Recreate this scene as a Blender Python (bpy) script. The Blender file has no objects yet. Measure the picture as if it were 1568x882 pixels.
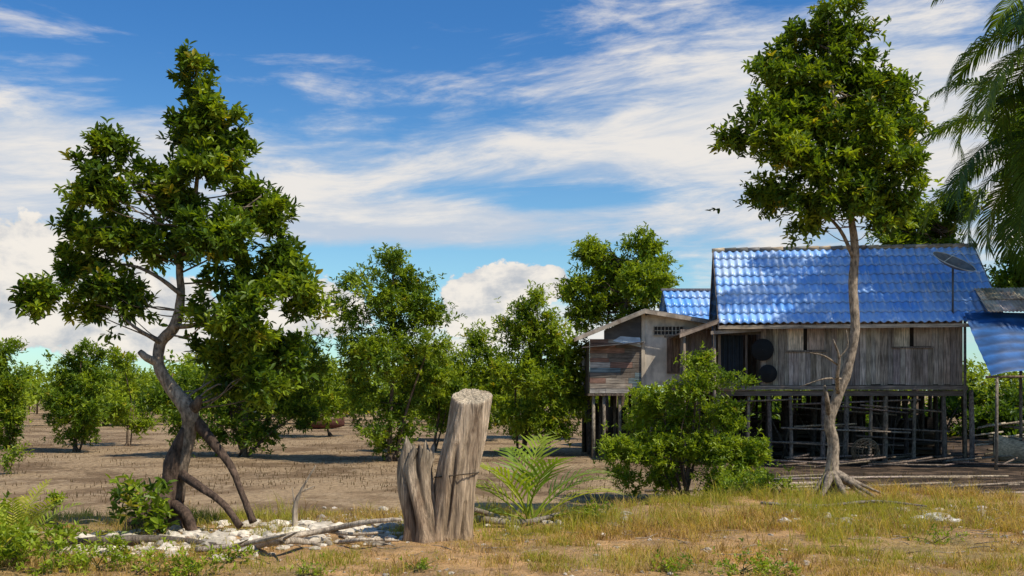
import bpy, math, random
import numpy as np
from mathutils import Vector, noise, Matrix
rng = np.random.default_rng(7); random.seed(7)
S = bpy.context.scene
S.view_settings.view_transform = 'Standard'
S.view_settings.look = 'None'
S.view_settings.exposure = 0
CAM_H = 1.6; F = 1568.0
def at(u, v, d):
    """survey helper: bearing / elevation reading + measured distance (m) -> world position"""
    return np.array([(u-784.0)/F*d, d, CAM_H-(v-600.0)/F*d])
def sstep(a, b, x):
    t = np.clip((x-a)/(b-a), 0, 1); return t*t*(3-2*t)
def nz(x, y, s, o=0.0):
    return noise.noise(Vector((x*s+o, y*s-o*1.7, o*0.37)))
def gz(x, y):
    ext = float(sstep(0.5, 4.0, x))
    e0 = 12.9+3.0*ext + 0.5*nz(x, 0, 0.5, 3); e1 = e0+3.5
    b = 1-float(sstep(e0, e1, y))
    z = -0.5*(1-b)
    z += b*(0.05*nz(x, y, 0.7, 1)+0.025*nz(x, y, 2.3, 5)) + (1-b)*0.03*nz(x, y, 0.4, 9)*min(1, 60/(abs(y)+60))
    if 8 < x < 40 and y > 20:
        z += 0.35*float(sstep(13.5, 20, x))
    return z
def bankmask(x, y):
    ext = float(sstep(0.5, 4.0, x))
    e0 = 12.9+3.0*ext
    return 1-float(sstep(e0-0.3, e0+1.4, y+0.9*nz(x, y, 0.8, 2)))

# ---------------------------------------------------------------- materials
def new_mat(name):
    m = bpy.data.materials.new(name); m.use_nodes = True
    nt = m.node_tree
    for n in list(nt.nodes): nt.nodes.remove(n)
    return m, nt
class NT:
    def __init__(s, nt): s.nt = nt
    def n(s, t, **kw):
        nd = s.nt.nodes.new(t)
        for k, v in kw.items(): setattr(nd, k, v)
        return nd
    def l(s, a, b): s.nt.links.new(a, b)
    def put(s, sock, v):
        if isinstance(v, bpy.types.NodeSocket): s.l(v, sock)
        else: sock.default_value = v
    def m(s, op, a, b=0.0, c=0.0, clamp=False):
        nd = s.n('ShaderNodeMath', operation=op); nd.use_clamp = clamp
        s.put(nd.inputs[0], a); s.put(nd.inputs[1], b); s.put(nd.inputs[2], c)
        return nd.outputs[0]
    def mix(s, f, a, b, blend='MIX'):
        nd = s.n('ShaderNodeMix', data_type='RGBA', blend_type=blend)
        s.put(nd.inputs[0], f)
        for i, v in ((6, a), (7, b)):
            if not isinstance(v, bpy.types.NodeSocket): v = (*v, 1) if len(v) == 3 else v
            s.put(nd.inputs[i], v)
        return nd.outputs[2]
    def sm(s, v, a, b, o0=0.0, o1=1.0):
        nd = s.n('ShaderNodeMapRange', interpolation_type='SMOOTHSTEP')
        s.put(nd.inputs[0], v); s.put(nd.inputs[1], a); s.put(nd.inputs[2], b); s.put(nd.inputs[3], o0); s.put(nd.inputs[4], o1)
        return nd.outputs[0]
    def noise(s, vec, scale, detail=4, rough=0.55, dist=0.0):
        nd = s.n('ShaderNodeTexNoise')
        if vec is not None: s.l(vec, nd.inputs['Vector'])
        nd.inputs['Scale'].default_value = scale; nd.inputs['Detail'].default_value = detail
        nd.inputs['Roughness'].default_value = rough; nd.inputs['Distortion'].default_value = dist
        return nd.outputs['Fac']
    def mapping(s, vec, sc=(1, 1, 1), rot=(0, 0, 0)):
        nd = s.n('ShaderNodeMapping'); s.l(vec, nd.inputs[0])
        nd.inputs['Scale'].default_value = sc; nd.inputs['Rotation'].default_value = rot
        return nd.outputs[0]
    def bsdf(s, col, rough=0.8, spec=0.3, bump=None, bs=0.3, bd=0.02):
        p = s.n('ShaderNodeBsdfPrincipled')
        s.put(p.inputs['Base Color'], col if isinstance(col, bpy.types.NodeSocket) else (*col, 1))
        s.put(p.inputs['Roughness'], rough); p.inputs['Specular IOR Level'].default_value = spec
        if bump is not None:
            b = s.n('ShaderNodeBump'); b.inputs['Strength'].default_value = bs; b.inputs['Distance'].default_value = bd
            s.l(bump, b.inputs['Height']); s.l(b.outputs[0], p.inputs['Normal'])
        return p
    def out(s, sh):
        o = s.n('ShaderNodeOutputMaterial'); s.l(sh, o.inputs[0])

def leaf_material(name='leaf', spec=.25, tr=.34, rough=.45):
    m, nt = new_mat(name); g = NT(nt)
    a = g.n('ShaderNodeAttribute', attribute_name='Col')
    p = g.bsdf(a.outputs['Color'], rough, spec)
    t = g.n('ShaderNodeBsdfTranslucent')
    g.l(g.mix(1.0, a.outputs['Color'], (2.0, 1.9, 0.5), 'MULTIPLY'), t.inputs[0])
    ms = g.n('ShaderNodeMixShader'); ms.inputs[0].default_value = tr
    g.l(p.outputs[0], ms.inputs[1]); g.l(t.outputs[0], ms.inputs[2]); g.out(ms.outputs[0]); return m
def col_material(name, rough=0.85, spec=0.2, grain=(6, 6, 1), gs=4.0, lo=0.55, hi=1.25, bump=0.5, bd=0.01, stain=0.0, det=4):
    """attribute colour modulated with stretched grain noise"""
    m, nt = new_mat(name); g = NT(nt)
    a = g.n('ShaderNodeAttribute', attribute_name='Col')
    tc = g.n('ShaderNodeTexCoord')
    v = g.mapping(tc.outputs['Object'], grain)
    n1 = g.noise(v, gs, det, 0.65)
    n2 = g.noise(tc.outputs['Object'], 1.7, 3, 0.6)
    f = g.sm(n1, 0.3, 0.7, lo, hi)
    f2 = g.sm(n2, 0.3, 0.7, 0.75, 1.15)
    ff = g.m('MULTIPLY', f, f2)
    cc = g.n('ShaderNodeCombineColor')
    for i in range(3): g.l(ff, cc.inputs[i])
    c = g.mix(1.0, a.outputs['Color'], cc.outputs[0], 'MULTIPLY')
    if stain > 0:
        n3 = g.noise(g.mapping(tc.outputs['Object'], (1, 1, 0.35)), 3.1, 4, 0.7)
        c = g.mix(g.m('MULTIPLY', g.sm(n3, 0.5, 0.68), stain), c, (0.10, 0.05, 0.025))
    p = g.bsdf(c, rough, spec, n1 if bump > 0 else None, bump, bd); g.out(p.outputs[0]); return m
LEAF = leaf_material()
GRASSM = leaf_material('grass_blade', .1, .4, .7)
WOOD = col_material('weathered_wood', grain=(9, 9, 0.7), gs=3.0, lo=0.45, hi=1.3, stain=0.35)
HWOOD = col_material('weathered_boards', grain=(0.7, 9, 9), gs=3.0, lo=0.5, hi=1.3, stain=0.3)
BARK = col_material('bark', grain=(5, 5, 2.2), gs=5.0, lo=0.40, hi=1.45, bump=0.9, bd=0.02)
STUMPM = col_material('stump_wood', grain=(11, 11, 0.7), gs=3.5, lo=0.45, hi=1.3, bump=1.0, bd=0.035, stain=0.5, det=6)
STONE = col_material('stone', grain=(1, 1, 1), gs=14, lo=0.7, hi=1.15, bump=0.5)
PLASTER = col_material('plaster', grain=(1, 1, 0.4), gs=2.0, lo=0.75, hi=1.15, bump=0.15, stain=0.25)
RUSTY = col_material('rusty_sheet', rough=0.6, spec=0.4, grain=(1, 0.4, 1), gs=3.0, lo=0.6, hi=1.25, bump=0.1, stain=0.7)
CLOTH = col_material('tarpaulin', rough=0.6, spec=0.3, grain=(1, 1, 3), gs=2.0, lo=0.75, hi=1.2, bump=0.2)
METAL = col_material('dark_metal', rough=0.65, spec=0.25, grain=(1, 1, 1), gs=5.0, lo=0.7, hi=1.2, bump=0.1)
def roof_material():
    m, nt = new_mat('blue_roof_sheet'); g = NT(nt)
    a = g.n('ShaderNodeAttribute', attribute_name='Col')
    tc = g.n('ShaderNodeTexCoord')
    n1 = g.noise(tc.outputs['Object'], 0.75, 4, 0.6)
    n2 = g.noise(g.mapping(tc.outputs['Object'], (6, 0.6, 0.6)), 2.0, 4, 0.7)
    n3 = g.noise(tc.outputs['Object'], 9, 4, 0.7)
    sx_ = g.n('ShaderNodeSeparateXYZ'); g.l(tc.outputs['Object'], sx_.inputs[0])
    fade_glare = g.sm(sx_.outputs[0], -1.0, 5.0, 0.65, 0.2)   # faded patches plus painted sun highlight, stronger toward the left gable
    c = g.mix(g.m('MULTIPLY', g.sm(n1, 0.46, 0.66), fade_glare), a.outputs['Color'], (0.62, 0.70, 0.80))
    c = g.mix(g.m('MULTIPLY', g.sm(n2, 0.53, 0.66), 0.6), c, (0.74, 0.76, 0.80))
    c = g.mix(g.m('MULTIPLY', g.sm(n3, 0.56, 0.72), 0.35), c, (0.07, 0.09, 0.13))
    p = g.bsdf(c, 0.33, 0.7, n3, 0.1, 0.01); g.out(p.outputs[0]); return m
ROOFB = roof_material()

# ---------------------------------------------------------------- mesh builder
class MB:
    def __init__(s): s.v = []; s.c = []; s.f = []; s.n = 0
    def add(s, v, f, col=(1, 1, 1), mat=0, smooth=False):
        v = np.asarray(v, float).reshape(-1, 3); f = np.asarray(f, int)
        c = np.asarray(col, float)
        if c.ndim == 1: c = np.tile(c, (len(v), 1))
        s.v.append(v); s.c.append(c); s.f.append((f+s.n, mat, smooth)); s.n += len(v)
    def build(s, name, mats, parent=None, loc=None, rotz=0.0):
        me = bpy.data.meshes.new(name)
        V = np.vstack(s.v); C = np.vstack(s.c)
        me.vertices.add(len(V)); me.vertices.foreach_set('co', V.astype(np.float32).ravel())
        idx = np.concatenate([f.ravel() for f, _, _ in s.f])
        tot = np.concatenate([np.full(len(f), f.shape[1]) for f, _, _ in s.f])
        mi = np.concatenate([np.full(len(f), m) for f, m, _ in s.f])
        sm = np.concatenate([np.full(len(f), k) for f, _, k in s.f])
        st = np.concatenate([[0], np.cumsum(tot)[:-1]])
        me.loops.add(len(idx)); me.loops.foreach_set('vertex_index', idx.astype(np.int32))
        me.polygons.add(len(tot)); me.polygons.foreach_set('loop_start', st.astype(np.int32))
        me.polygons.foreach_set('material_index', mi.astype(np.int32))
        me.polygons.foreach_set('use_smooth', sm.astype(bool))
        for m in mats: me.materials.append(m)
        me.update(calc_edges=True)
        at_ = me.attributes.new('Col', 'FLOAT_COLOR', 'POINT')
        at_.data.foreach_set('color', np.hstack([C, np.ones((len(C), 1))]).astype(np.float32).ravel())
        ob = bpy.data.objects.new(name, me); S.collection.objects.link(ob)
        if parent is not None: ob.parent = parent
        if loc is not None: ob.location = loc
        ob.rotation_euler[2] = rotz
        return ob
BOXF = [(0, 3, 2, 1), (4, 5, 6, 7), (0, 1, 5, 4), (1, 2, 6, 5), (2, 3, 7, 6), (3, 0, 4, 7)]
def box(mb, lo, hi, col=(1, 1, 1), mat=0, jit=0.0):
    x0, y0, z0 = lo; x1, y1, z1 = hi
    v = np.array([(x0, y0, z0), (x1, y0, z0), (x1, y1, z0), (x0, y1, z0), (x0, y0, z1), (x1, y0, z1), (x1, y1, z1), (x0, y1, z1)], float)
    if jit: v += rng.uniform(-jit, jit, v.shape)
    mb.add(v, BOXF, col, mat)
def catmull(P, n=5):
    P = np.asarray(P, float); out = []
    Q = np.vstack([2*P[0]-P[1], P, 2*P[-1]-P[-2]])
    for i in range(1, len(Q)-2):
        for t in np.linspace(0, 1, n, endpoint=False):
            a, b, c, d = Q[i-1], Q[i], Q[i+1], Q[i+2]
            out.append(0.5*((2*b)+(c-a)*t+(2*a-5*b+4*c-d)*t*t+(3*b-a-3*c+d)*t**3))
    out.append(P[-1]); return np.array(out)
def tube(mb, P, R, seg=8, col=(1, 1, 1), mat=0, sub=4, rough=0.0, cap=True, cvar=0.0, col2=None):
    P = np.asarray(P, float); R = np.asarray(R, float)
    PR = catmull(np.hstack([P, R[:, None]]), sub) if sub > 1 else np.hstack([P, R[:, None]])
    C = PR[:, :3]; r = np.maximum(PR[:, 3], 0.001); n = len(C)
    T = np.gradient(C, axis=0); T /= np.linalg.norm(T, axis=1)[:, None]+1e-9
    ref = np.array([0, 1, 0.13]) if abs(T[0][1]) < 0.8 else np.array([1, 0, 0.1])
    ang = np.linspace(0, 2*math.pi, seg, endpoint=False); V = []
    ph = rng.uniform(0, 6)
    for i in range(n):
        a = np.cross(T[i], ref); a /= np.linalg.norm(a)+1e-9; b = np.cross(T[i], a)
        k = r[i]*(1+rough*(np.sin(ang*2+ph+i*0.35)*0.5+np.sin(ang*5+ph*2+i*0.2)*0.3+rng.uniform(-.4, .4, seg)))
        V.append(C[i]+np.outer(k*np.cos(ang), a)+np.outer(k*np.sin(ang), b))
    V = np.vstack(V); Fc = []
    for i in range(n-1):
        for j in range(seg):
            Fc.append((i*seg+j, i*seg+(j+1) % seg, (i+1)*seg+(j+1) % seg, (i+1)*seg+j))
    cc = np.tile(np.asarray(col, float), (len(V), 1))
    if col2 is not None:   # base colour fades into col within the first third
        t = np.repeat(np.clip(np.linspace(0, 3, n), 0, 1), seg)[:, None]; cc = np.asarray(col2)*(1-t)+cc*t
    if cvar: cc = cc*np.repeat(rng.uniform(1-cvar, 1+cvar, n), seg)[:, None]
    off = mb.n
    mb.add(V, Fc, cc, mat, True)
    if cap:
        mb.f.append((np.array([[off+j for j in range(seg)][::-1]]), mat, False))
        mb.f.append((np.array([[off+(n-1)*seg+j for j in range(seg)]]), mat, False))
    return C, r
def unit(a): return a/(np.linalg.norm(a, axis=-1, keepdims=True)+1e-9)
def leaves(mb, pos, dr, L, wr, cols, mat=0, bend=0.15):
    n = len(pos); dr = unit(dr)
    up = np.tile([0, 0, 1.0], (n, 1))+rng.normal(0, 0.35, (n, 3))
    side = unit(np.cross(dr, up)); nor = unit(np.cross(side, dr))
    L = np.broadcast_to(L, (n,)); W = L*wr
    ts = [0, .32, .74, 1, .74, .32]; ss = [0, -.46, -.40, 0, .40, .46]; V = np.empty((n, 6, 3))
    for k in range(6):
        V[:, k] = pos+dr*(L*ts[k])[:, None]+side*(W*ss[k])[:, None]+nor*((abs(ss[k])*0.45*W)-(ts[k]**2*bend*L))[:, None]
    b = (np.arange(n)*6)[:, None]
    Fq = np.vstack([b+np.array([[0, 1, 2, 3]]), b+np.array([[0, 3, 4, 5]])])
    mb.add(V.reshape(-1, 3), Fq, np.repeat(cols, 6, axis=0), mat)
def rosettes(mb, cen, axis, k, L, wr, cols, mat=0, tmin=20, tmax=85):
    n = len(cen); axis = unit(axis)
    a = unit(np.cross(axis, rng.normal(0, 1, (n, 3)))); b = np.cross(axis, a)
    th = rng.uniform(0, 6.28, (n, 1))+np.arange(k)[None]*2.4
    ti = np.radians(rng.uniform(tmin, tmax, (n, k)))
    d = axis[:, None]*np.cos(ti)[..., None]+(a[:, None]*np.cos(th)[..., None]+b[:, None]*np.sin(th)[..., None])*np.sin(ti)[..., None]
    pos = cen[:, None]+axis[:, None]*rng.uniform(-0.9, 0.3, (n, k, 1))*L
    Ls = (L*rng.uniform(0.6, 1.15, (n, k))).ravel()
    c = np.repeat(cols, k, axis=0)*rng.uniform(0.7, 1.3, (n*k, 1))
    leaves(mb, pos.reshape(-1, 3), d.reshape(-1, 3), Ls, wr, c, mat)
DK = np.array([0.036, 0.072, 0.011]); MD = np.array([0.100, 0.165, 0.015]); LT = np.array([0.25, 0.315, 0.022]); YL = np.array([0.34, 0.30, 0.03])
def foliage(mb, lobes, nclump, nros, k, L, wr=0.38, mat=1, bright=0.5, spread=0.26, yellow=0.012, upb=0.6):
    lb = np.array(lobes, float)
    w = (lb[:, 3]*lb[:, 4]*lb[:, 5])**(0.75); w /= w.sum()
    idx = rng.choice(len(lb), nclump, p=w)
    d = unit(rng.normal(0, 1, (nclump, 3))); rr = rng.uniform(0, 1, (nclump, 1))**0.42
    cc = lb[idx, :3]+d*rr*lb[idx, 3:6]
    cb = rng.uniform(0, 1, nclump)
    mr = lb[:, 3:6].mean()*spread
    pi = rng.integers(0, nclump, nros)
    off = rng.normal(0, 1, (nros, 3))*mr*rng.uniform(0.5, 1.2, (nclump, 1))[pi]*np.array([1, 1, .8])
    pos = cc[pi]+off
    cen = lb[idx[pi], :3]
    ax = unit(pos-cen)*0.7+np.array([0, 0, upb])+rng.normal(0, .35, (nros, 3))
    t = np.clip(bright+(cb[pi]-.5)*.7+rng.normal(0, .18, nros), 0, 1)[:, None]
    col = np.where(t < .5, DK+(MD-DK)*t*2, MD+(LT-MD)*(t-.5)*2)
    y = rng.random((nros, 1)) < yellow
    col = np.where(y, YL, col)
    rosettes(mb, pos, ax, k, L, wr, col, mat)
    return cc
def limbs(mb, trunkpts, cc, n, r0, col, mat=0, maxL=9.0):
    tp = np.asarray(trunkpts)
    for i in rng.choice(len(cc), min(n, len(cc)), replace=False):
        c = cc[i]; d = tp-c; cost = np.linalg.norm(d, axis=1)+np.where(tp[:, 2] > c[2]-0.15, 3, 0)
        j = int(np.argmin(cost)); a = tp[j]
        L = np.linalg.norm(c-a)
        if L < .1 or L > maxL: continue
        m1 = a+(c-a)*.35+np.array([0, 0, -.04*L])+rng.normal(0, .07*L, 3); m2 = a+(c-a)*.7+rng.normal(0, .08*L, 3)
        rr = r0*min(1.4, .5+L*.5)
        tube(mb, [a, m1, m2, c], [rr, rr*.75, rr*.5, rr*.25], 5, col, mat, 3, .1, False)
def lobes_at(lst, d, dep=0.85, seed=0):
    out = []; r_ = random.Random(seed)
    for i, (u, v, ru, rv) in enumerate(lst):
        k = d/F; rx = ru*k; rz = rv*k
        dy = r_.uniform(-1, 1)*rx*0.9
        p = at(u, v, d+0); out.append((p[0], p[1]+dy, p[2], rx*.86, (rx+rz)*.5*dep, rz*.86))
    return out
GREY = np.array([0.30, 0.235, 0.17]); BRN = np.array([0.13, 0.09, 0.06]); DKB = np.array([.085, .055, .038])

# ---------------------------------------------------------------- ground
def axis_coords(segs):
    out = []
    for a, b, s in segs: out += list(np.arange(a, b, s))
    return out
xs = [-3000, -1200, -500, -250, -150, -100, -70]+axis_coords([(-55, -12, 1.2), (-12, 14, .13), (14, 55, 1.0)])+[55, 70, 100, 150, 250, 500, 1200, 3000]
ys = [-300, -100, -40, -15, -5, 0, 3, 5, 6.5]+axis_coords([(7.5, 18, .13), (18, 40, .5), (40, 100, 3)])+[100, 130, 180, 260, 400, 700, 1300, 3000]
V = []; C = []
for y in ys:
    for x in xs:
        V.append((x, y, gz(x, y))); b = bankmask(x, y); C.append((b, float(sstep(2.5, 6.5, x))*float(sstep(15, 18, y))*(1-float(sstep(45, 70, y))), float(sstep(19, 27, y))))
nx = len(xs); Fq = [(j*nx+i, j*nx+i+1, (j+1)*nx+i+1, (j+1)*nx+i) for j in range(len(ys)-1) for i in range(nx-1)]
gm, nt = new_mat('ground_soil'); g = NT(nt)
a = g.n('ShaderNodeAttribute', attribute_name='Col'); sep = g.n('ShaderNodeSeparateColor'); g.l(a.outputs['Color'], sep.inputs[0])
tc = g.n('ShaderNodeTexCoord'); ov = tc.outputs['Object']
n_big = g.noise(ov, 0.30, 4, .6); n_mid = g.noise(ov, 1.5, 4, .65); n_fine = g.noise(ov, 8, 5, .75); n_vf = g.noise(ov, 38, 3, .7)
mud = g.mix(g.sm(n_big, .42, .58), (0.45, 0.31, 0.175), (0.22, 0.14, 0.075))
mud = g.mix(g.m('MULTIPLY', g.sm(n_mid, .48, .66), .7), mud, (0.52, 0.375, 0.225))
mud = g.mix(g.m('MULTIPLY', g.sm(n_fine, .47, .60), g.m('MULTIPLY_ADD', sep.outputs[2], .35, .5)), mud, (0.095, 0.062, 0.035))
mud = g.mix(g.m('MULTIPLY', g.sm(n_vf, .60, .68), .35), mud, (0.60, 0.46, 0.30))
bank = g.mix(g.sm(n_mid, .36, .62), (0.62, 0.36, 0.155), (0.36, 0.22, 0.10))
bank = g.mix(g.m('MULTIPLY', g.sm(n_big, .48, .62), .5), bank, (0.24, 0.20, 0.06))
bank = g.mix(g.m('MULTIPLY', g.sm(n_fine, .50, .66), .7), bank, (0.14, 0.09, 0.045))
bank = g.mix(g.m('MULTIPLY', g.sm(n_vf, .60, .68), .7), bank, (0.66, 0.54, 0.40))
dark = g.mix(g.sm(n_mid, .42, .62), (0.045, 0.032, 0.022), (0.15, 0.10, 0.065))  # dark brown soil, with shade under house and palms painted in
dark = g.mix(g.m('MULTIPLY', g.sm(n_fine, .55, .68), .5), dark, (0.26, 0.19, 0.12))
mud = g.mix(sep.outputs[1], mud, dark)
c = g.mix(sep.outputs[0], mud, bank)
hgt = g.m('ADD', g.m('MULTIPLY', n_fine, 1.0), g.m('MULTIPLY', n_vf, .4))
p = g.bsdf(c, .92, .1, hgt, 1.0, .07); g.out(p.outputs[0])
mb = MB(); mb.add(V, Fq, C, 0, True); mb.build('ground', [gm])

# ---------------------------------------------------------------- trees
def tree(name, trunk, radii, lobes, nclump, nros, k, L, bright=.5, bark=GREY, nl=40, lr=.02, extra=None, spread=.26, wr=.38, yellow=.012, seg=9, rough=.12, maxL=9, base=None):
    mb = MB()
    T, r = tube(mb, trunk, radii, seg, bark, 0, 6, rough, True, .15, base)
    if extra: extra(mb)
    cc = foliage(mb, lobes, nclump, nros, k, L, wr, 1, bright, spread, yellow)
    n = len(T); limbs(mb, T[int(n*.3):], cc, nl, lr, np.array(bark)*.8, 0, maxL)
    return mb.build(name, [BARK, LEAF])

# foreground left mangrove
D = 12.0
tr = [at(262, 815, D), at(262, 775, D), at(272, 720, D), at(288, 665, D), at(290, 630, D-.05), at(264, 596, D), at(243, 560, D), at(246, 525, D+.05), at(268, 498, D+.05),
      at(277, 450, D+.1), at(276, 400, D+.1), at(296, 320, D), at(304, 230, D), at(300, 130, D), at(300, 95, D)]
rd = [.20, .14, .11, .095, .10, .08, .068, .065, .063, .05, .04, .028, .02, .012, .006]
def lx(mb):
    dk = DKB*1.1
    for pts, rr in [([at(296, 640, D), at(322, 672, D-.1), at(352, 712, D-.2), at(372, 760, D-.25), at(388, 800, D-.3)], [.07, .055, .045, .04, .045]),
                    ([at(272, 722, D), at(305, 745, D-.3), at(340, 770, D-.4), at(368, 806, D-.5)], [.06, .045, .04, .045]),
                    ([at(266, 770, D-.02), at(264, 710, D-.07), at(282, 655, D-.07)], [.13, .09, .03]),
                    ([at(262, 740, D), at(235, 770, D-.2), at(205, 800, D-.35), at(185, 835, D-.5)], [.10, .09, .08, .06]),
                    ([at(262, 770, D), at(285, 790, D-.4), at(298, 822, D-.5)], [.09, .07, .05]),
                    ([at(258, 760, D), at(238, 790, D+.3), at(215, 822, D+.5)], [.09, .07, .05]),
                    ([at(255, 760, D-.1), at(245, 795, D-.5), at(258, 832, D-.7)], [.08, .06, .04]),
                    ([at(240, 790, D-.1), at(225, 805, D-.5), at(222, 838, D-.8)], [.07, .06, .05]),
                    ([at(225, 790, D-.3), at(200, 812, D-.4), at(160, 832, D-.5)], [.06, .05, .03])]:
        tube(mb, pts, rr, 9, dk, 0, 5, .22, True, .25)
    tube(mb, [at(243, 555, D), at(225, 548, D-.05), at(214, 538, D-.05)], [.06, .05, .035], 8, GREY*1.1, 0, 3, .15)
    tube(mb, [at(290, 632, D), at(299, 622, D-.1), at(306, 607, D-.12)], [.08, .06, .035], 8, BRN, 0, 3, .2)
    for pts, rr in [([at(270, 500, D), at(300, 497, D-.1), at(350, 475, D-.1), at(400, 440, D+.1)], [.034, .026, .018, .008]),
                    ([at(277, 450, D), at(235, 420, D-.05), at(190, 405, D+.1), at(130, 415, D+.2)], [.033, .022, .014, .006]),
                    ([at(246, 525, D), at(205, 500, D-.1), at(165, 470, D), at(95, 465, D+.1)], [.03, .020, .012, .006]),
                    ([at(276, 410, D), at(250, 350, D+.2), at(215, 300, D+.2), at(180, 250, D+.2)], [.034, .024, .018, .008]),
                    ([at(276, 400, D), at(320, 360, D), at(360, 330, D+.1), at(400, 300, D+.1)], [.03, .022, .016, .008])]:
        tube(mb, pts, rr, 6, GREY*.7, 0, 4, .1)
L1 = [(303, 105, 30, 28), (300, 135, 40, 30), (335, 180, 40, 30), (290, 200, 48, 36), (355, 230, 38, 34), (175, 225, 38, 24), (150, 255, 40, 26), (225, 255, 46, 30), (320, 260, 62, 42),
      (170, 295, 60, 38), (375, 295, 50, 38), (275, 310, 62, 42), (120, 345, 48, 36), (180, 365, 62, 36), (405, 325, 42, 32), (340, 360, 68, 46), (245, 380, 56, 38), (108, 405, 46, 36), (165, 430, 54, 34),
      (425, 385, 46, 40), (360, 430, 68, 46), (82, 458, 38, 22), (135, 475, 42, 22), (200, 458, 44, 32), (440, 440, 46, 38), (400, 490, 64, 42), (462, 465, 32, 22), (335, 480, 54, 36), (370, 530, 66, 42), (430, 545, 50, 38), (315, 530, 36, 30), (350, 580, 46, 34), (405, 590, 46, 34)]
tree('mangrove_tree', tr, rd, lobes_at(L1, D, 1.0, 3), 400, 5000, 8, .112, .52, GREY, 80, .013, lx, .28, .40, .02, 12, .14, 1.2, DKB)

# foreground right mangrove
D = 15.6
tr = [at(1272, 768, D), at(1272, 735, D), at(1276, 680, D), at(1270, 645, D), at(1283, 605, D), at(1297, 565, D), at(1309, 505, D), at(1306, 440, D), at(1309, 380, D), at(1300, 310, D), at(1288, 220, D), at(1272, 120, D), at(1268, 30, D)]
rd = [.13, .10, .085, .09, .078, .08, .07, .065, .063, .05, .035, .02, .01]
def rx_(mb):
    for (u, v, dd, r0) in [(1232, 770, -.2, .05), (1250, 782, -.6, .05), (1300, 778, -.5, .06), (1330, 764, -.2, .05), (1352, 772, -.5, .04), (1290, 758, .5, .05), (1240, 755, .5, .05), (1372, 768, -.1, .03)]:
        m = at((u+1272)/2+2, 742+(v-760)*.3, D+dd*.5)
        q = at(u, v, D+dd); q[2] = gz(q[0], q[1])-.03
        tube(mb, [at(1273, 722, D), m, q], [.08, r0*.9, r0*.5], 7, GREY*.75, 0, 4, .15)
    for pts, rr in [([at(1283, 605, D), at(1282, 575, D-.3), at(1285, 548, D-.4), at(1276, 520, D-.5)], [.04, .03, .022, .01]),
                    ([at(1285, 560, D-.3), at(1262, 545, D-.5), at(1240, 540, D-.6)], [.018, .012, .006]),
                    ([at(1288, 580, D-.2), at(1262, 580, D-.4), at(1225, 592, D-.5)], [.015, .01, .005]),
                    ([at(1285, 548, D-.4), at(1298, 530, D-.4), at(1296, 505, D-.4)], [.014, .01, .005]),
                    ([at(1270, 640, D), at(1266, 610, D-.2), at(1262, 590, D-.2)], [.05, .035, .02]),
                    ([at(1309, 400, D), at(1285, 350, D-.1), at(1250, 320, D), at(1200, 300, D)], [.035, .025, .018, .008]),
                    ([at(1306, 330, D), at(1340, 290, D-.1), at(1370, 250, D)], [.035, .022, .01]),
                    ([at(1295, 260, D), at(1230, 220, D), at(1150, 205, D), at(1105, 210, D)], [.03, .02, .012, .006]),
                    ([at(1290, 230, D), at(1330, 170, D), at(1370, 130, D)], [.03, .02, .01])]:
        tube(mb, pts, rr, 6, GREY*.8, 0, 4, .1)
L2 = [(1280, 12, 38, 24), (1245, 45, 42, 32), (1305, 45, 42, 32), (1210, 85, 46, 34), (1275, 90, 58, 42), (1330, 95, 42, 36), (1178, 110, 30, 26), (1225, 135, 60, 36), (1290, 145, 64, 42), (1350, 140, 50, 40), (1393, 130, 30, 28),
      (1170, 180, 46, 34), (1235, 190, 64, 42), (1310, 200, 70, 46), (1385, 195, 40, 42), (1120, 212, 36, 20), (1178, 235, 56, 36), (1250, 250, 70, 42), (1330, 260, 70, 44), (1395, 250, 30, 40), (1185, 290, 50, 34), (1240, 310, 54, 34), (1238, 345, 30, 18), (1300, 305, 54, 34), (1360, 310, 48, 36), (1395, 300, 26, 30), (1345, 345, 26, 14)]
tree('mangrove_tree', tr, rd, lobes_at(L2, D, 1.0, 5), 410, 5000, 8, .122, .54, GREY*1.0, 60, .012, rx_, .30, .40, .02, 11, .14, 1.4)

def simple_tree(base_u, base_v, D, lobes, nclump, nros, k, L, bright, bark=BRN, r0=.12, seed=1, nl=30, name='mangrove_tree', spread=.3, stems=1):
    b = at(base_u, base_v, D); b[2] = gz(b[0], b[1])-.05
    lb = lobes_at(lobes, D, 1.0, seed)
    cx = np.mean([l[0] for l in lb]); top = max(lb, key=lambda l: l[2])
    mz = (b[2]+top[2])/2
    trunk = [b, (b[0]*.7+cx*.3, D, b[2]*.6+mz*.4), ((b[0]+cx)/2+.1, D+.1, mz), (cx*.5+top[0]*.5, D, mz*.4+top[2]*.6), (top[0], D, top[2])]
    def ex(mb):
        for s in range(stems-1):
            l = lb[rng.integers(0, len(lb))]
            tube(mb, [b+np.array([rng.uniform(-.15, .15), rng.uniform(-.15, .15), 0]), (b+np.array(l[:3]))*.5+rng.normal(0, .1, 3), l[:3]], [r0*.6, r0*.4, r0*.15], 6, bark, 0, 4, .1)
        for s in range(5):
            an = rng.uniform(0, 6.28); q = b+np.array([math.cos(an)*r0*3.5, math.sin(an)*r0*3.5, 0])
            tube(mb, [b+np.array([0, 0, r0*4]), b*.5+q*.5+np.array([0, 0, r0*2.2]), q], [r0*.5, r0*.35, r0*.25], 5, bark, 0, 3, .1)
    return tree(name, trunk, [r0, r0*.8, r0*.6, r0*.35, r0*.12], lb, nclump, nros, k, L, bright, bark, nl, r0*.14, ex, spread)
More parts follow.
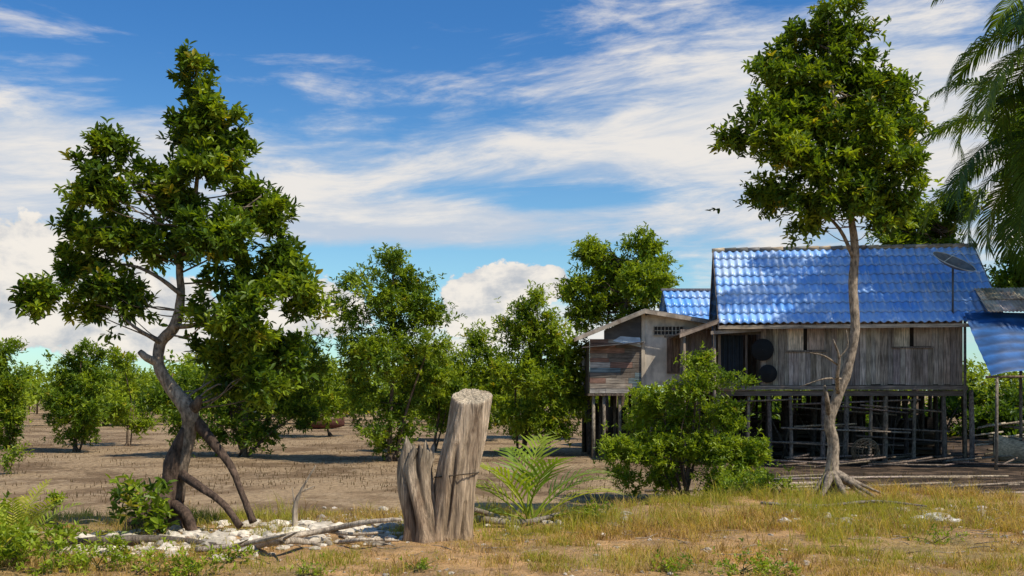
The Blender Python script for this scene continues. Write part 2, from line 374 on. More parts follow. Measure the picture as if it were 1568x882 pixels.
# mid distance mangroves
simple_tree(598, 705, 31, [(605, 400, 36, 26), (548, 425, 34, 28), (625, 435, 44, 30), (575, 455, 48, 34), (655, 475, 42, 32), (532, 485, 36, 34), (605, 490, 52, 36), (545, 540, 40, 38), (660, 530, 42, 38), (595, 550, 54, 40), (640, 580, 50, 36), (555, 600, 46, 34), (605, 625, 50, 32), (565, 655, 44, 24), (625, 660, 40, 22), (590, 675, 34, 16)],
            260, 4500, 7, .15, .68, BRN, .09, 1, 50, stems=3)
simple_tree(375, 700, 33, [(330, 560, 50, 40), (385, 545, 55, 45), (440, 545, 45, 40), (470, 580, 40, 36), (300, 600, 50, 40), (355, 615, 55, 40), (420, 615, 54, 38), (465, 630, 36, 28), (375, 665, 45, 26), (325, 655, 40, 26), (250, 615, 38, 36), (290, 655, 34, 24), (470, 530, 30, 26), (400, 660, 40, 26)],
            230, 3900, 7, .165, .5, BRN, .10, 2, 40, stems=4)
simple_tree(800, 668, 34, [(822, 468, 34, 24), (798, 500, 42, 32), (850, 515, 42, 32), (820, 545, 52, 36), (868, 560, 40, 36), (790, 580, 40, 36), (838, 600, 52, 36), (878, 610, 34, 34), (795, 635, 40, 28), (845, 645, 52, 24), (800, 655, 34, 14)],
            250, 4700, 7, .15, .88, BRN, .08, 3, 30, stems=3)
simple_tree(722, 655, 44, [(730, 525, 32, 28), (700, 560, 34, 34), (748, 565, 34, 36), (720, 610, 46, 36), (765, 600, 30, 36), (690, 620, 30, 30), (735, 640, 44, 20)],
            120, 2200, 6, .20, .9, BRN, .08, 4, 20, stems=2)
simple_tree(665, 668, 36, [(665, 560, 32, 34), (690, 600, 32, 32), (650, 620, 30, 30), (680, 645, 36, 20)], 80, 1300, 6, .17, .76, BRN, .06, 14, 20, stems=2)
simple_tree(935, 640, 44, [(985, 372, 40, 24), (1008, 405, 28, 24), (905, 390, 34, 22), (945, 410, 42, 30), (880, 440, 34, 26), (925, 450, 50, 32), (985, 440, 46, 34), (1010, 440, 24, 22), (905, 480, 38, 26), (960, 480, 48, 26)],
            170, 3800, 7, .21, .86, BRN, .2, 5, 50, stems=3)
simple_tree(115, 690, 36, [(125, 545, 34, 28), (100, 575, 34, 32), (145, 585, 36, 30), (115, 620, 44, 34), (150, 635, 30, 30), (90, 645, 24, 24), (120, 665, 36, 20)],
            110, 2100, 7, .16, .66, BRN, .07, 6, 25, stems=3)
simple_tree(15, 690, 38, [(8, 545, 30, 30), (20, 590, 34, 32), (0, 620, 32, 34), (25, 640, 26, 26), (10, 668, 22, 16)], 80, 1500, 6, .17, .8, BRN, .07, 7, 20, stems=2)
simple_tree(195, 685, 40, [(190, 550, 26, 24), (200, 590, 26, 26), (185, 625, 22, 22), (210, 645, 22, 16)], 40, 600, 6, .18, 1.0, BRN, .05, 8, 20, stems=2)
simple_tree(505, 660, 48, [(495, 575, 34, 30), (525, 605, 38, 30), (490, 625, 34, 24), (455, 610, 34, 30)], 60, 1100, 6, .23, 1.0, BRN, .06, 9, 15)
# round bush
simple_tree(1050, 765, 19.6, [(1075, 552, 26, 26), (1060, 590, 40, 30), (1010, 605, 36, 26), (1125, 582, 34, 12), (990, 645, 44, 34), (1050, 640, 48, 34), (1105, 640, 42, 34), (950, 690, 36, 30), (1010, 690, 48, 34), (1080, 690, 52, 34), (1140, 690, 34, 30), (970, 735, 36, 22), (1040, 730, 50, 26), (1110, 735, 52, 26), (1165, 738, 28, 18)],
            300, 5000, 7, .09, .84, BRN, .05, 10, 50, 'mangrove_bush', .28, stems=6)
# trees on the right behind the house
simple_tree(1395, 690, 40, [(1400, 335, 40, 22), (1365, 350, 34, 16), (1440, 350, 40, 26), (1470, 320, 40, 30), (1385, 372, 46, 12), (1440, 385, 40, 20)], 90, 1500, 7, .24, .7, BRN, .18, 11, 40, 'broadleaf_tree')
simple_tree(1600, 690, 42, [(1545, 175, 24, 22), (1570, 200, 34, 40), (1600, 260, 60, 60), (1560, 330, 50, 50), (1590, 400, 60, 60), (1560, 430, 40, 40)], 110, 1800, 7, .27, .6, BRN, .22, 12, 40, 'broadleaf_tree')
for (u, dd, sd_) in [(1120, 40, 21), (1230, 41, 22), (1340, 40, 23), (1450, 42, 24), (1550, 40, 25)]:
    simple_tree(u, 690, dd, [(u-30, 640, 44, 26), (u+20, 620, 48, 30), (u+40, 655, 40, 22), (u-10, 665, 50, 18)], 60, 800, 6, .28, .35, BRN, .07, sd_, 15, 'mangrove_bush')

# distant forest: one object
mb = MB(); lob = []
for i in range(240):
    dd = rng.uniform(62, 125); uu = rng.uniform(-300, 1950)
    if i % 3 == 0: uu = rng.uniform(-200, 760)
    h = rng.uniform(1.6, 4.9)*(dd/80)**.6
    x = (uu-784)/F*dd
    for q in range(3):
        r = rng.uniform(1.0, 2.1)
        lob.append((x+rng.uniform(-1.4, 1.4), dd+rng.uniform(-1, 1), -.3+h*rng.uniform(.25, .8), r, r, h*.3))
foliage(mb, lob, 3600, 32000, 4, .40, .55, 0, .95, .36, .02)
for i in range(110):
    l = lob[i*3]
    tube(mb, [(l[0], l[1], -.55), (l[0]+.1, l[1], l[2])], [.09, .05], 5, BRN, 1, 1)
mb.build('distant_mangrove_forest', [LEAF, BARK])

# ---------------------------------------------------------------- palms
def frond(mb, o, az, el, L, droop, ll, npair, col, w=.045, rr=.022, mleaf=1, mst=0, hang=.5, twist=0.0, fwd=.35, t0=.14):
    o = np.array(o, float); P = [o]; e = el; st = L/14
    for i in range(14):
        P.append(P[-1]+st*np.array([math.sin(az)*math.cos(e), math.cos(az)*math.cos(e), math.sin(e)]))
        e -= droop/14*(0.5+1.1*i/14)
    P = np.array(P)
    tube(mb, P, np.linspace(rr, rr*.15, 15), 5, np.array(col)*1.1+np.array([.05, .03, 0]), mst, 1)
    ts = np.linspace(t0, .995, npair)
    for sgn in (-1, 1):
        x = ts*14; i0 = np.minimum(x.astype(int), 13); fr = (x-i0)[:, None]
        pos = P[i0]*(1-fr)+P[i0+1]*fr; T = unit(P[i0+1]-P[i0])
        sd = unit(np.cross(T, np.array([0, 0, 1.])))*sgn
        up = unit(np.cross(sd*sgn, T))
        fw = fwd+.9*ts[:, None]**2
        d = unit(sd+T*fw+up*(.25+twist)+rng.normal(0, .07, sd.shape))
        l = ll*np.sin(np.clip(.35+ts*2.55, 0, 3.05))**.6*rng.uniform(.85, 1.1, npair)
        n = npair; wd = unit(np.cross(d, up))*w*.5
        c0 = pos; c1 = pos+d*(l*.5)[:, None]-np.array([0, 0, 1])*(l*.10*hang)[:, None]
        c2 = c1+unit(d-np.array([0, 0, hang*1.3]))*(l*.5)[:, None]
        V = np.stack([c0-wd*.5, c0+wd*.5, c1+wd, c1-wd, c2+wd*.12, c2-wd*.12], 1)
        b = (np.arange(n)*6)[:, None]
        Fq = np.vstack([b+np.array([[0, 1, 2, 3]]), b+np.array([[3, 2, 4, 5]])])
        cc = np.array(col)*rng.uniform(.75, 1.25, (n, 1))
        mb.add(V.reshape(-1, 3), Fq, np.repeat(cc, 6, axis=0), mleaf)
def coconut(crown, base, L, nf, seed):
    mb = MB(); crown = np.array(crown)
    tube(mb, [base, (np.array(base)*.6+crown*.4)+np.array([.2, 0, 0]), crown-np.array([0, 0, .2])], [.24, .15, .12], 12, GREY*.9, 0, 10, .06, True, .25)
    for i in range(nf):
        az = i*2.39996+seed; k = i/nf
        el = 1.25-1.75*k+rng.uniform(-.15, .15)
        t = rng.uniform(0, 1)
        col = np.array([0.05, 0.10, 0.014])*(1-t)+np.array([0.17, 0.23, 0.022])*t
        frond(mb, crown, az, el, L*rng.uniform(.85, 1.1), 1.5+rng.uniform(-.2, .4), L*.24, 80, col, .055, .035, 1, 0, .75)
    for i in range(7):
        an = rng.uniform(0, 6.28)
        c = crown+np.array([math.cos(an)*.28, math.sin(an)*.28, -.35+rng.uniform(-.1, .1)])
        tube(mb, [c+np.array([0, 0, .13]), c+np.array([0, 0, .06]), c-np.array([0, 0, .06]), c-np.array([0, 0, .14])], [.03, .11, .11, .03], 8, (.10, .13, .03), 0, 2)
    return mb.build('coconut_palm', [BARK, LEAF])
c = at(1655, 45, 28); coconut(c, (c[0]+.6, 28.4, -.4), 4.4, 26, .4)
c = at(1622, 225, 32.0); coconut(c, (c[0]+.8, 32.4, -.4), 4.7, 32, 1.3)

mb = MB(); b = at(812, 797, 12.6); b[2] = gz(b[0], b[1])-.03
G1 = np.array([.14, .24, .02]); G2 = np.array([.40, .42, .05])
for i, (az, el, L) in enumerate([(-1.5, 1.12, 1.15), (-1.25, .85, 1.05), (1.4, 1.05, 1.2), (1.75, .75, 1.1), (.3, 1.42, 1.3), (-2.4, 1.2, 1.05), (2.6, 1.25, 1.1), (-1.65, .5, .9), (1.5, .45, 1.0), (-.4, 1.3, 1.2), (1.2, .85, 1.15), (-1.8, .95, 1.1)]):
    t = rng.uniform(.1, .9)
    frond(mb, b+np.array([rng.uniform(-.05, .05), rng.uniform(-.05, .05), .0]), az, el, L, 1.0+rng.uniform(-.1, .35), .48, 11, G1*t+G2*(1-t), .036, .017, 1, 0, .35, .15, .95, .34)
for i, (az, el) in enumerate([(-1.3, .25), (1.9, .15), (3.0, .3)]):
    frond(mb, b, az, el, .7, 1.0, .35, 9, (.36, .24, .10), .025, .012, 1, 0, .7, 0, .8, .3)
mb.build('coconut_palm_seedling', [LEAF, LEAF])

# ---------------------------------------------------------------- stump
def stump_part(name, axis_pts, radii, seed, jag, parent, tilt=0.0, top_col=(.72, .58, .40), flare=.0, seg=110, base_cols=((.46, .31, .18), (.66, .51, .36)), crack=()):
    rs = np.random.default_rng(seed); mb = MB()
    PR = catmull(np.hstack([np.array(axis_pts), np.array(radii)[:, None]]), 14); n = len(PR)
    ang = np.linspace(0, 2*math.pi, seg, endpoint=False)
    V = []; Cc = []
    for i in range(n):
        t = i/(n-1); cx, cy, cz, r = PR[i]
        for a_ in ang:
            fine = noise.noise(Vector((math.cos(a_)*9+seed, math.sin(a_)*9, t*2.5)))*.05+noise.noise(Vector((math.cos(a_)*22+seed, math.sin(a_)*22, t*4)))*.035
            ridge = noise.noise(Vector((math.cos(a_)*1.3+seed, math.sin(a_)*1.3, t*1.6)))*.26+noise.noise(Vector((math.cos(a_)*3.5+seed, math.sin(a_)*3.5, t*2.2)))*.10+fine
            ridge += flare*(1-t)**3*(.5+.5*math.sin(a_*3+seed))
            cr = 0
            for (ca, t0, t1, wd_, dp) in crack:
                aa = (a_-ca-.25*math.sin(t*4)+math.pi) % (2*math.pi)-math.pi
                wgt = max(0, 1-abs((t-(t0+t1)/2)/((t1-t0)/2)))**.4
                cr += dp*math.exp(-(aa/wd_)**2)*wgt
            ridge -= cr
            rr = r*(1+ridge)
            top = 0
            if t > .5: top = jag*((t-.5)*2)**1.5*(noise.noise(Vector((math.cos(a_)*1.6+seed*3, math.sin(a_)*1.6, .5)))*1.0+noise.noise(Vector((math.cos(a_)*5+seed*3, math.sin(a_)*5, .5)))*.7+noise.noise(Vector((math.cos(a_)*13+seed*3, math.sin(a_)*13, .5)))*.4)
            V.append((cx+rr*math.cos(a_), cy+rr*math.sin(a_), cz+top+tilt*((t-.5)*2 if t > .5 else 0)*math.sin(a_)*r))
            k = .78+.4*noise.noise(Vector((math.cos(a_)*2.5+seed, math.sin(a_)*2.5, t*2.5)))+.5*ridge+3.5*fine
            base = np.array(base_cols[0])*(1-t)+np.array(base_cols[1])*t
            Cc.append(base*max(.10, k+.12-cr*1.6))
    Fq = [(i*seg+j, i*seg+(j+1) % seg, (i+1)*seg+(j+1) % seg, (i+1)*seg+j) for i in range(n-1) for j in range(seg)]
    mb.add(V, Fq, np.array(Cc), 0, True)
    last = np.array(V[-seg:]); cen = last.mean(0); prev = mb.n-seg; dep = jag*.5
    for s_, dz in ((.96, .010), (.6, .012-dep*.3), (.3, .010-dep*.6)):
        ring = cen+(last-cen)*s_; ring[:, 2] += dz+rs.uniform(-.004, .004, seg)-(jag*.2 if s_ < .7 else 0)
        o = mb.n; mb.add(ring, np.zeros((0, 4), int), np.tile(np.array(top_col)*(.85+.15*s_), (seg, 1)), 0)
        mb.f.append((np.array([(prev+j, prev+(j+1) % seg, o+(j+1) % seg, o+j) for j in range(seg)]), 0, False)); prev = o
    mb.f.append((np.array([[prev+j for j in range(seg)]]), 0, False))
    mb.f = [f for f in mb.f if len(f[0])]
    return mb.build(name, [STUMPM], parent)
E = bpy.data.objects.new('tree_stump', None); S.collection.objects.link(E)
D = 11.3
stump_part('tall_trunk', [at(688, 842, D), at(690, 800, D), at(697, 740, D), at(710, 670, D), at(721, 608, D)], [.265, .25, .225, .222, .216], 3, .015, E, .40, flare=.14, crack=((-1.9, .15, .75, .09, .28), (-1.1, .0, .4, .10, .25), (-2.5, .35, 1.1, .06, .16), (-.7, .5, 1.1, .05, .12)))
stump_part('broken_trunk', [at(652, 842, D-.12), at(648, 800, D-.1), at(638, 750, D-.05), at(636, 715, D), at(643, 688, D)], [.21, .18, .19, .19, .17], 11, .18, E, 0, (.40, .32, .23), flare=.2, base_cols=((.34, .23, .14), (.48, .38, .27)), crack=((-1.4, .3, 1.2, .12, .35), (-2.3, .0, .7, .09, .25)))
mb = MB()
ring = []
for a_ in np.linspace(0, 2*math.pi, 25):
    q = at(699, 727, D); ring.append((q[0]+.245*math.cos(a_), q[1]+.245*math.sin(a_), q[2]+.03*math.cos(a_+.5)))
tube(mb, ring, [.007]*25, 6, (.08, .06, .04), 0, 1); mb.build('rope_band', [BARK], E)

# ---------------------------------------------------------------- driftwood
def drift(pts, rr, col=(.56, .45, .33)):
    mb = MB()
    for P, R in zip(pts, rr):
        tube(mb, P, R, 8, col, 0, 6, .28, True, .15)
    return mb.build('driftwood_branch', [STUMPM])
def gp(u, v, h=0.0):
    d = 12.0
    for _ in range(12):
        x = (u-784)/F*d; z = gz(x, d)+h; d = (CAM_H-z)*F/max(5, (v-600))
    return np.array([(u-784)/F*d, d, gz((u-784)/F*d, d)+h])
drift([[gp(375, 835, .05), gp(440, 822, .08), gp(500, 812, .14), gp(560, 800, .24), gp(615, 795, .28)], [gp(500, 812, .12), gp(540, 818, .1), gp(590, 815, .03)]], [[.045, .04, .03, .025, .018], [.026, .02, .012]])
a0 = gp(452, 815, 0)
drift([[a0, a0+np.array([.0, 0, .28]), a0+np.array([.06, 0, .45]), a0+np.array([.24, -.05, .75])], [a0+np.array([.0, 0, .28]), a0+np.array([-.04, .02, .5])], [a0+np.array([0.06, 0, .45]), a0+np.array([.22, 0, .52])]], [[.035, .025, .018, .007], [.013, .005], [.012, .004]])
drift([[gp(395, 835, .04), gp(430, 828, .16), gp(470, 830, .06), gp(490, 835, .03)], [gp(430, 828, .14), gp(455, 815, .3)]], [[.04, .035, .028, .015], [.018, .007]])
drift([[gp(300, 842, .05), gp(360, 836, .12), gp(410, 826, .2), gp(440, 818, .3)], [gp(360, 836, .12), gp(380, 826, .22)]], [[.03, .028, .02, .008], [.015, .006]])
drift([[gp(520, 830, .03), gp(560, 826, .1), gp(610, 828, .04)]], [[.02, .022, .012]])
drift([[gp(60, 835, .05), gp(150, 828, .08), gp(250, 826, .06), gp(330, 834, .05)]], [[.035, .045, .04, .02]], (.2, .16, .12))
drift([[gp(735, 795, .1), gp(800, 800, .05), gp(860, 785, .12)], [gp(725, 780, .25), gp(760, 790, .1), gp(800, 800, .05)]], [[.04, .035, .02], [.03, .025, .02]], (.3, .25, .19))
drift([[gp(1165, 770, .1), gp(1250, 775, .06), gp(1340, 768, .1), gp(1420, 775, .06)]], [[.02, .025, .02, .012]], (.3, .25, .2))
mb = MB()
for i in range(120):
    u = rng.uniform(60, 1560); q = gp(u, rng.uniform(795, 850), .012); an = rng.uniform(-.7, .7)+rng.choice([0, 3.14]); L_ = rng.uniform(.08, .35)
    e_ = q+np.array([math.cos(an)*L_, math.sin(an)*L_*.6, rng.uniform(0, .05)]); tube(mb, [q, (q+e_)/2+rng.normal(0, .015, 3), e_], [.006, .005, .002], 5, np.array([.4, .32, .23])*rng.uniform(.4, 1.1), 0, 2, 0, False)
mb.build('fallen_twigs', [BARK])

# ---------------------------------------------------------------- stones
import bmesh
bm = bmesh.new(); bmesh.ops.create_icosphere(bm, subdivisions=2, radius=1); bm.verts.ensure_lookup_table()
IV = np.array([v.co[:] for v in bm.verts]); IF = np.array([[v.index for v in f.verts] for f in bm.faces]); bm.free()
mb = MB()
def stone(x, y, s, col):
    sd = rng.uniform(0, 99)
    k = np.array([1+.5*noise.noise(Vector(v*1.3)+Vector((sd, 0, 0)))+.25*noise.noise(Vector(v*3.5)+Vector((sd, 0, 0))) for v in IV])
    v = IV*k[:, None]*np.array([s*rng.uniform(.8, 1.5), s*rng.uniform(.7, 1.2), s*rng.uniform(.4, .7)])
    an = rng.uniform(0, 6.28); R = np.array([[math.cos(an), -math.sin(an), 0], [math.sin(an), math.cos(an), 0], [0, 0, 1]])
    mb.add(v@R.T+np.array([x, y, gz(x, y)+s*.12]), IF, col, 0, False)
for i in range(820):
    u = rng.uniform(110, 640); v = 838-(u-120)/520*32+rng.normal(0, 11)
    q = gp(u, v); s = rng.choice([.02, .035, .055, .09, .13], p=[.38, .33, .19, .08, .02])
    stone(q[0], q[1], s, np.array([.72, .62, .48])*rng.uniform(.5, 1.1))
for i in range(170):
    u = rng.uniform(480, 960); q = gp(u, rng.normal(800, 10)); stone(q[0], q[1], rng.choice([.02, .04, .07], p=[.55, .35, .1]), np.array([.6, .52, .42])*rng.uniform(.6, 1.1))
for i in range(220):
    u = rng.uniform(1180, 1600); q = gp(u, rng.normal(793, 9)); stone(q[0], q[1], rng.choice([.02, .04, .07], p=[.55, .35, .1]), np.array([.6, .53, .45])*rng.uniform(.6, 1.1))
q = gp(1435, 797); stone(q[0], q[1], .17, (.70, .66, .60)); q = gp(1405, 800); stone(q[0], q[1], .1, (.6, .56, .5)); q = gp(1245, 782); stone(q[0], q[1], .1, (.6, .56, .5)); q = gp(1462, 800); stone(q[0], q[1], .1, (.68, .64, .58))
for i in range(420):
    u = rng.uniform(-50, 1650); q = gp(u, rng.uniform(800, 890)); stone(q[0], q[1], rng.choice([.008, .014, .028], p=[.45, .35, .2]), np.array([.6, .5, .38])*rng.uniform(.5, 1.1))
mb.build('coral_rubble_stones', [STONE])

# ---------------------------------------------------------------- grass
mb = MB()
def blades(base, h, lean, w, col):
    n = len(base); an = rng.uniform(0, 6.28, n); ld = np.stack([np.cos(an), np.sin(an), np.zeros(n)], 1)
    sa = rng.uniform(0, 6.28, n); sd = np.stack([np.cos(sa), np.sin(sa), np.zeros(n)], 1)*w[:, None]*.5
    up = np.array([0, 0, 1.])
    m = base+up*(h*.55)[:, None]+ld*(h*lean*.3)[:, None]; t = base+up*(h*(1-.25*lean))[:, None]+ld*(h*lean)[:, None]
    V = np.stack([base-sd, base+sd, m+sd*.8, m-sd*.8, t+sd*.1, t-sd*.1], 1)
    b = (np.arange(n)*6)[:, None]
    mb.add(V.reshape(-1, 3), np.vstack([b+np.array([[0, 1, 2, 3]]), b+np.array([[3, 2, 4, 5]])]), np.repeat(col, 6, axis=0), 0)
DRY = np.array([.56, .38, .16]); STR = np.array([.42, .33, .09]); GRN = np.array([.25, .29, .03]); BR = np.array([.17, .10, .05])
cnt = 0; tries = 0
while cnt < 7600 and tries < 95000:
    tries += 1
    x = rng.uniform(-7.5, 10.5); y = rng.uniform(7.8, 18.5)
    if abs(x) > y*.56+.6: continue
    b = bankmask(x, y)
    if rng.random() > b+.02: continue
    dens = .32+1.8*nz(x, y, .75, 21)+1.5*nz(x, y, 2.2, 30)
    dens *= .50+.60*float(sstep(-1.5, 1.5, x))
    if y > 10.8 and x > 0: dens += .26
    short = rng.random() > dens
    if short and rng.random() > .30: continue
    cnt += 1
    n = rng.integers(8, 24); gr = nz(x, y, .6, 44)+rng.normal(0, .25)+ .05
    hh = (.035+.10*rng.random()**1.6)*(1.0+.6*float(sstep(10.5, 12.5, y)))*(2.0 if rng.random() < .07 else 1)
    if short: hh = rng.uniform(.012, .04); n = n//2+3
    px = x+rng.normal(0, .055, n); py = y+rng.normal(0, .055, n)
    z0 = gz(x, y)-.01
    base = np.stack([px, py, np.full(n, z0)], 1)
    a_, b_ = (GRN, STR) if gr > .05 else ((DRY, STR) if rng.random() < .55 else (DRY, BR))
    t = rng.random((n, 1)); col = (a_*t+b_*(1-t))*rng.uniform(.6, 1.2, (n, 1))
    blades(base, hh*rng.uniform(.5, 1.3, n), rng.uniform(.2, 1.2, n), np.full(n, .005+.0018*y/10), col)
for (u, v, s) in [(1235, 790, .75), (1290, 815, .35), (1400, 815, .32), (860, 800, .35), (930, 805, .4), (980, 800, .35), (1060, 805, .3), (1120, 810, .3), (880, 815, .4), (1190, 790, .35), (760, 815, .3), (1000, 860, .22), (930, 870, .2), (1270, 830, .25)]:
    q = gp(u, v); n = 80
    base = np.stack([q[0]+rng.normal(0, .2, n), q[1]+rng.normal(0, .12, n), np.full(n, q[2]-.02)], 1)
    t = rng.random((n, 1)); blades(base, s*rng.uniform(.4, 1.1, n), rng.uniform(.1, .7, n), np.full(n, .007), (GRN*t+STR*(1-t))*rng.uniform(.8, 1.3, (n, 1)))
mb.build('grass', [GRASSM])

# mangrove shoots (pneumatophores) on the mud
mb = MB(); n = 26000
y = 17+(rng.random(n)**1.3)*60; x = (rng.uniform(-.56, .56, n))*y
keep = np.array([nz(a_, b_, .22, 60)+.6*nz(a_, b_, .9, 61) > (.0 if b_ > 22 else .2) and not (a_ > 6 and b_ < 36 and b_ > 26) for a_, b_ in zip(x, y)])
x = x[keep]; y = y[keep]; n = len(x)
base = np.stack([x, y, [gz(a_, b_)-.01 for a_, b_ in zip(x, y)]], 1)
blades(base, rng.uniform(.03, .12, n), rng.uniform(0, .3, n), np.full(n, .018), np.array([[.11, .075, .04]])*rng.uniform(.6, 1.6, (n, 1)))
mb.build('mangrove_shoots', [GRASSM])

# ---------------------------------------------------------------- foreground weeds and seedlings
def weed(u, v, d, R, H_, n, L, bright, stems=8, name='leafy_weed'):
    mb = MB(); x = (u-784)/F*d; z = gz(x, d)
    cc = foliage(mb, [(x, d, z+H_*.55, R, R*.8, H_*.5)], max(8, n//7), n, 5, L, .45, 0, bright, .3, .03, .8)
    for i in range(min(stems, len(cc))):
        q = cc[i]; tube(mb, [(x+rng.normal(0, R*.3), d+rng.normal(0, R*.3), z-.02), (q[0]*.5+x*.5, q[1]*.5+d*.5, z+(q[2]-z)*.6), q], [.007, .005, .003], 5, (.16, .14, .05), 0, 2)
    return mb.build(name, [LEAF])
weed(225, 775, 11.2, .36, .64, 75, .13, .55, 14, 'mangrove_seedling')
weed(85, 745, 15, .12, .55, 26, .09, .95, 6, 'mangrove_seedling')
weed(20, 690, 26, .4, .9, 60, .12, .85, 6, 'mangrove_seedling')
for (u, d, R, H_, n, L, br) in [(25, 9.3, .34, .42, 80, .075, 1.0), (80, 9.0, .36, .26, 80, .065, 1.0), (150, 9.1, .34, .22, 70, .06, 1.0), (-20, 9.0, .3, .5, 80, .08, 1.0), (230, 9.0, .34, .18, 60, .055, 1.0), (350, 9.6, .2, .2, 40, .05, .95), (-10, 10.5, .35, .6, 60, .08, .95), (100, 10.2, .35, .3, 50, .065, .95), (300, 8.9, .25, .14, 50, .05, 1.0), (180, 10.0, .2, .2, 30, .05, .95),
                               (1130, 9.05, .45, .12, 90, .045, .9), (1190, 8.95, .3, .10, 50, .045, .95), (1020, 9.1, .35, .10, 50, .04, .9), (640, 9.2, .2, .1, 40, .035, .9), (470, 9.0, .3, .1, 50, .035, .95), (1440, 11, .3, .12, 50, .04, .9), (900, 12.8, .3, .25, 60, .05, .7), (1180, 16, .4, .4, 130, .07, .85), (1130, 16.3, .35, .3, 90, .07, .8)]:
    weed(u, 0, d, R, H_, n, L, br)
mb = MB(); b = at(20, 850, 9.8); b[2] = gz(b[0], b[1])
for i in range(9):
    az = i*2.4+.3; t = rng.random()
    frond(mb, b, az, 1.35-.05*i, .85*rng.uniform(.8, 1.2), .9, .15, 20, np.array([.26, .32, .03])*t+np.array([.40, .38, .04])*(1-t), .018, .007, 0, 0, .2, .1)
mb.build('fern', [LEAF])

# ---------------------------------------------------------------- house
def empty(name, loc=(0, 0, 0), rz=0):
    e = bpy.data.objects.new(name, None); S.collection.objects.link(e); e.location = loc; e.rotation_euler[2] = rz; return e
def wcol(base=(.30, .245, .19), var=.3):
    return np.array(base)*rng.uniform(1-var, 1+var)*np.array([1, rng.uniform(.95, 1.03), rng.uniform(.88, 1.05)])
def corrugated(mb, o, xv, sv, width, courses, clen, per, amp, colf, mat=0, sub=8, lip=.035, thick=.012):
    """o origin at eave-left, xv along eave, sv up slope"""
    o = np.array(o, float); xv = unit(np.array(xv, float)); sv = unit(np.array(sv, float)); nv = np.cross(xv, sv)
    if nv[2] < 0: nv = -nv
    nw = int(round(width/per)); nxx = nw*sub+1
    X = np.linspace(0, width, nxx); ph = X/per*2*math.pi; wave = amp*np.sin(ph)
    for c_ in range(courses):
        js = rng.uniform(-.006, .006, nw+1)
        jx = js[np.minimum((X/per).astype(int), nw)]
        tilec = np.array([colf() for _ in range(nw//4+2)])
        ci = (np.minimum((X/per/4+(.5 if c_ % 2 else 0)).astype(int), nw//4+1))
        rows = []
        for s_, lf in ((0, lip), (clen*.5, lip*.5), (clen+.03, 0.002)):
            P = o+np.outer(X, xv)+sv*(c_*clen+s_)+np.outer(wave+lf+jx*.5, nv)+np.outer(jx, sv); rows.append(P)
        low = o+np.outer(X, xv)+sv*(c_*clen+.004)+np.outer(wave+lip-thick*1.8+jx*.5, nv)+np.outer(jx, sv)
        V = np.vstack([low]+rows); n = nxx
        Fq = [(k*n+i, k*n+i+1, (k+1)*n+i+1, (k+1)*n+i) for k in range(3) for i in range(n-1)]
        cc = np.tile(tilec[ci], (4, 1)); cc[:n] *= .4
        mb.add(V, Fq, cc, mat, True)
dl, dr_ = 30.5, 29.7
pL = at(1165, 0, dl)[:2]; pR = at(1475, 0, dr_)[:2]
HW = float(np.linalg.norm(pR-pL)); rz = math.atan2(pR[1]-pL[1], pR[0]-pL[0])
G = -.5; FL = 1.80; WT = 3.80
house = empty('stilt_house', (pL[0], pL[1], 0), rz)
mb = MB()
box(mb, (.01, .045, FL), (HW-.01, .06, WT), (.03, .022, .016))
def plank_wall(x0, x1, z0, z1, y, holes=()):
    x = x0
    while x < x1-.02:
        w = min(rng.uniform(.13, .2), x1-x)
        segs = [(z0+rng.uniform(-.05, .03), z1)]
        for (hx0, hx1, hz0, hz1) in holes:
            if x+w/2 > hx0 and x+w/2 < hx1: segs = [(segs[0][0], hz0), (hz1, z1)]
        cc = wcol((.42, .335, .26), .36)
        if rng.random() < .12: cc = cc*.5
        for s0, s1 in segs: box(mb, (x+.004, y+rng.uniform(-.008, .006), s0), (x+w-.004, y+.028, s1), cc)
        x += w
def hx(u, d=30.1): return ((u-784)/F*d-pL[0])/math.cos(rz)
def hz(v, d=30.1): return CAM_H-(v-600)/F*d
win = [(hx(1211), hx(1264), hz(536), hz(498)), (hx(1366), hx(1420), hz(531), hz(494))]
plank_wall(0, HW, FL, WT, 0, win)
for xx in (0.0, HW-.03):
    y = .07
    while y < 4.9:
        box(mb, (xx, y, FL), (xx+.03, min(y+.165, 5), WT+max(0, (2.5-abs(2.5-y))*.8)), wcol((.25, .2, .16), .35)); y += .17
box(mb, (0.03, 5.0, FL), (HW-.03, 5.03, WT), (.2, .17, .14))
mb.build('walls', [WOOD], house)
mb = MB()
for (x0, x1, z0, z1) in win:
    w = (x1-x0)
    box(mb, (x0+.0, -.03, z0), (x0+w*.42, -.012, z1), wcol((.74, .60, .44), .05)); box(mb, (x0+w*.53, -.035, z0+.01), (x1, -.016, z1), wcol((.46, .34, .24), .1))
    box(mb, (x0+w*.425, -.012, z0), (x0+w*.525, -.004, z1), (.02, .015, .01))
    box(mb, (x0-.06, -.05, z0-.05), (x1+.06, -.02, z0-.003), (.22, .17, .13)); box(mb, (x0-.05, -.045, z0), (x0-.003, -.014, z1), (.46, .37, .28)); box(mb, (x1+.003, -.045, z0), (x1+.05, -.014, z1), (.36, .29, .22))
mb.build('window_shutters', [WOOD], house)
mb = MB()
box(mb, (-1.4, -.12, FL-.14), (HW+.1, -.05, FL-.02), (.24, .19, .15))
box(mb, (-1.4, -.05, FL-.02), (HW+.1, 5.1, FL-.003), (.08, .06, .05))
for i in range(12):
    y = .2+i*.42; box(mb, (-1.3, y, FL-.13), (HW+.05, y+.07, FL-.025), (.10, .08, .06))
box(mb, (-1.3, -.04, FL-.32), (HW+.05, .03, FL-.16), (.17, .13, .1))
mb.build('floor_frame', [HWOOD], house)
mb = MB()
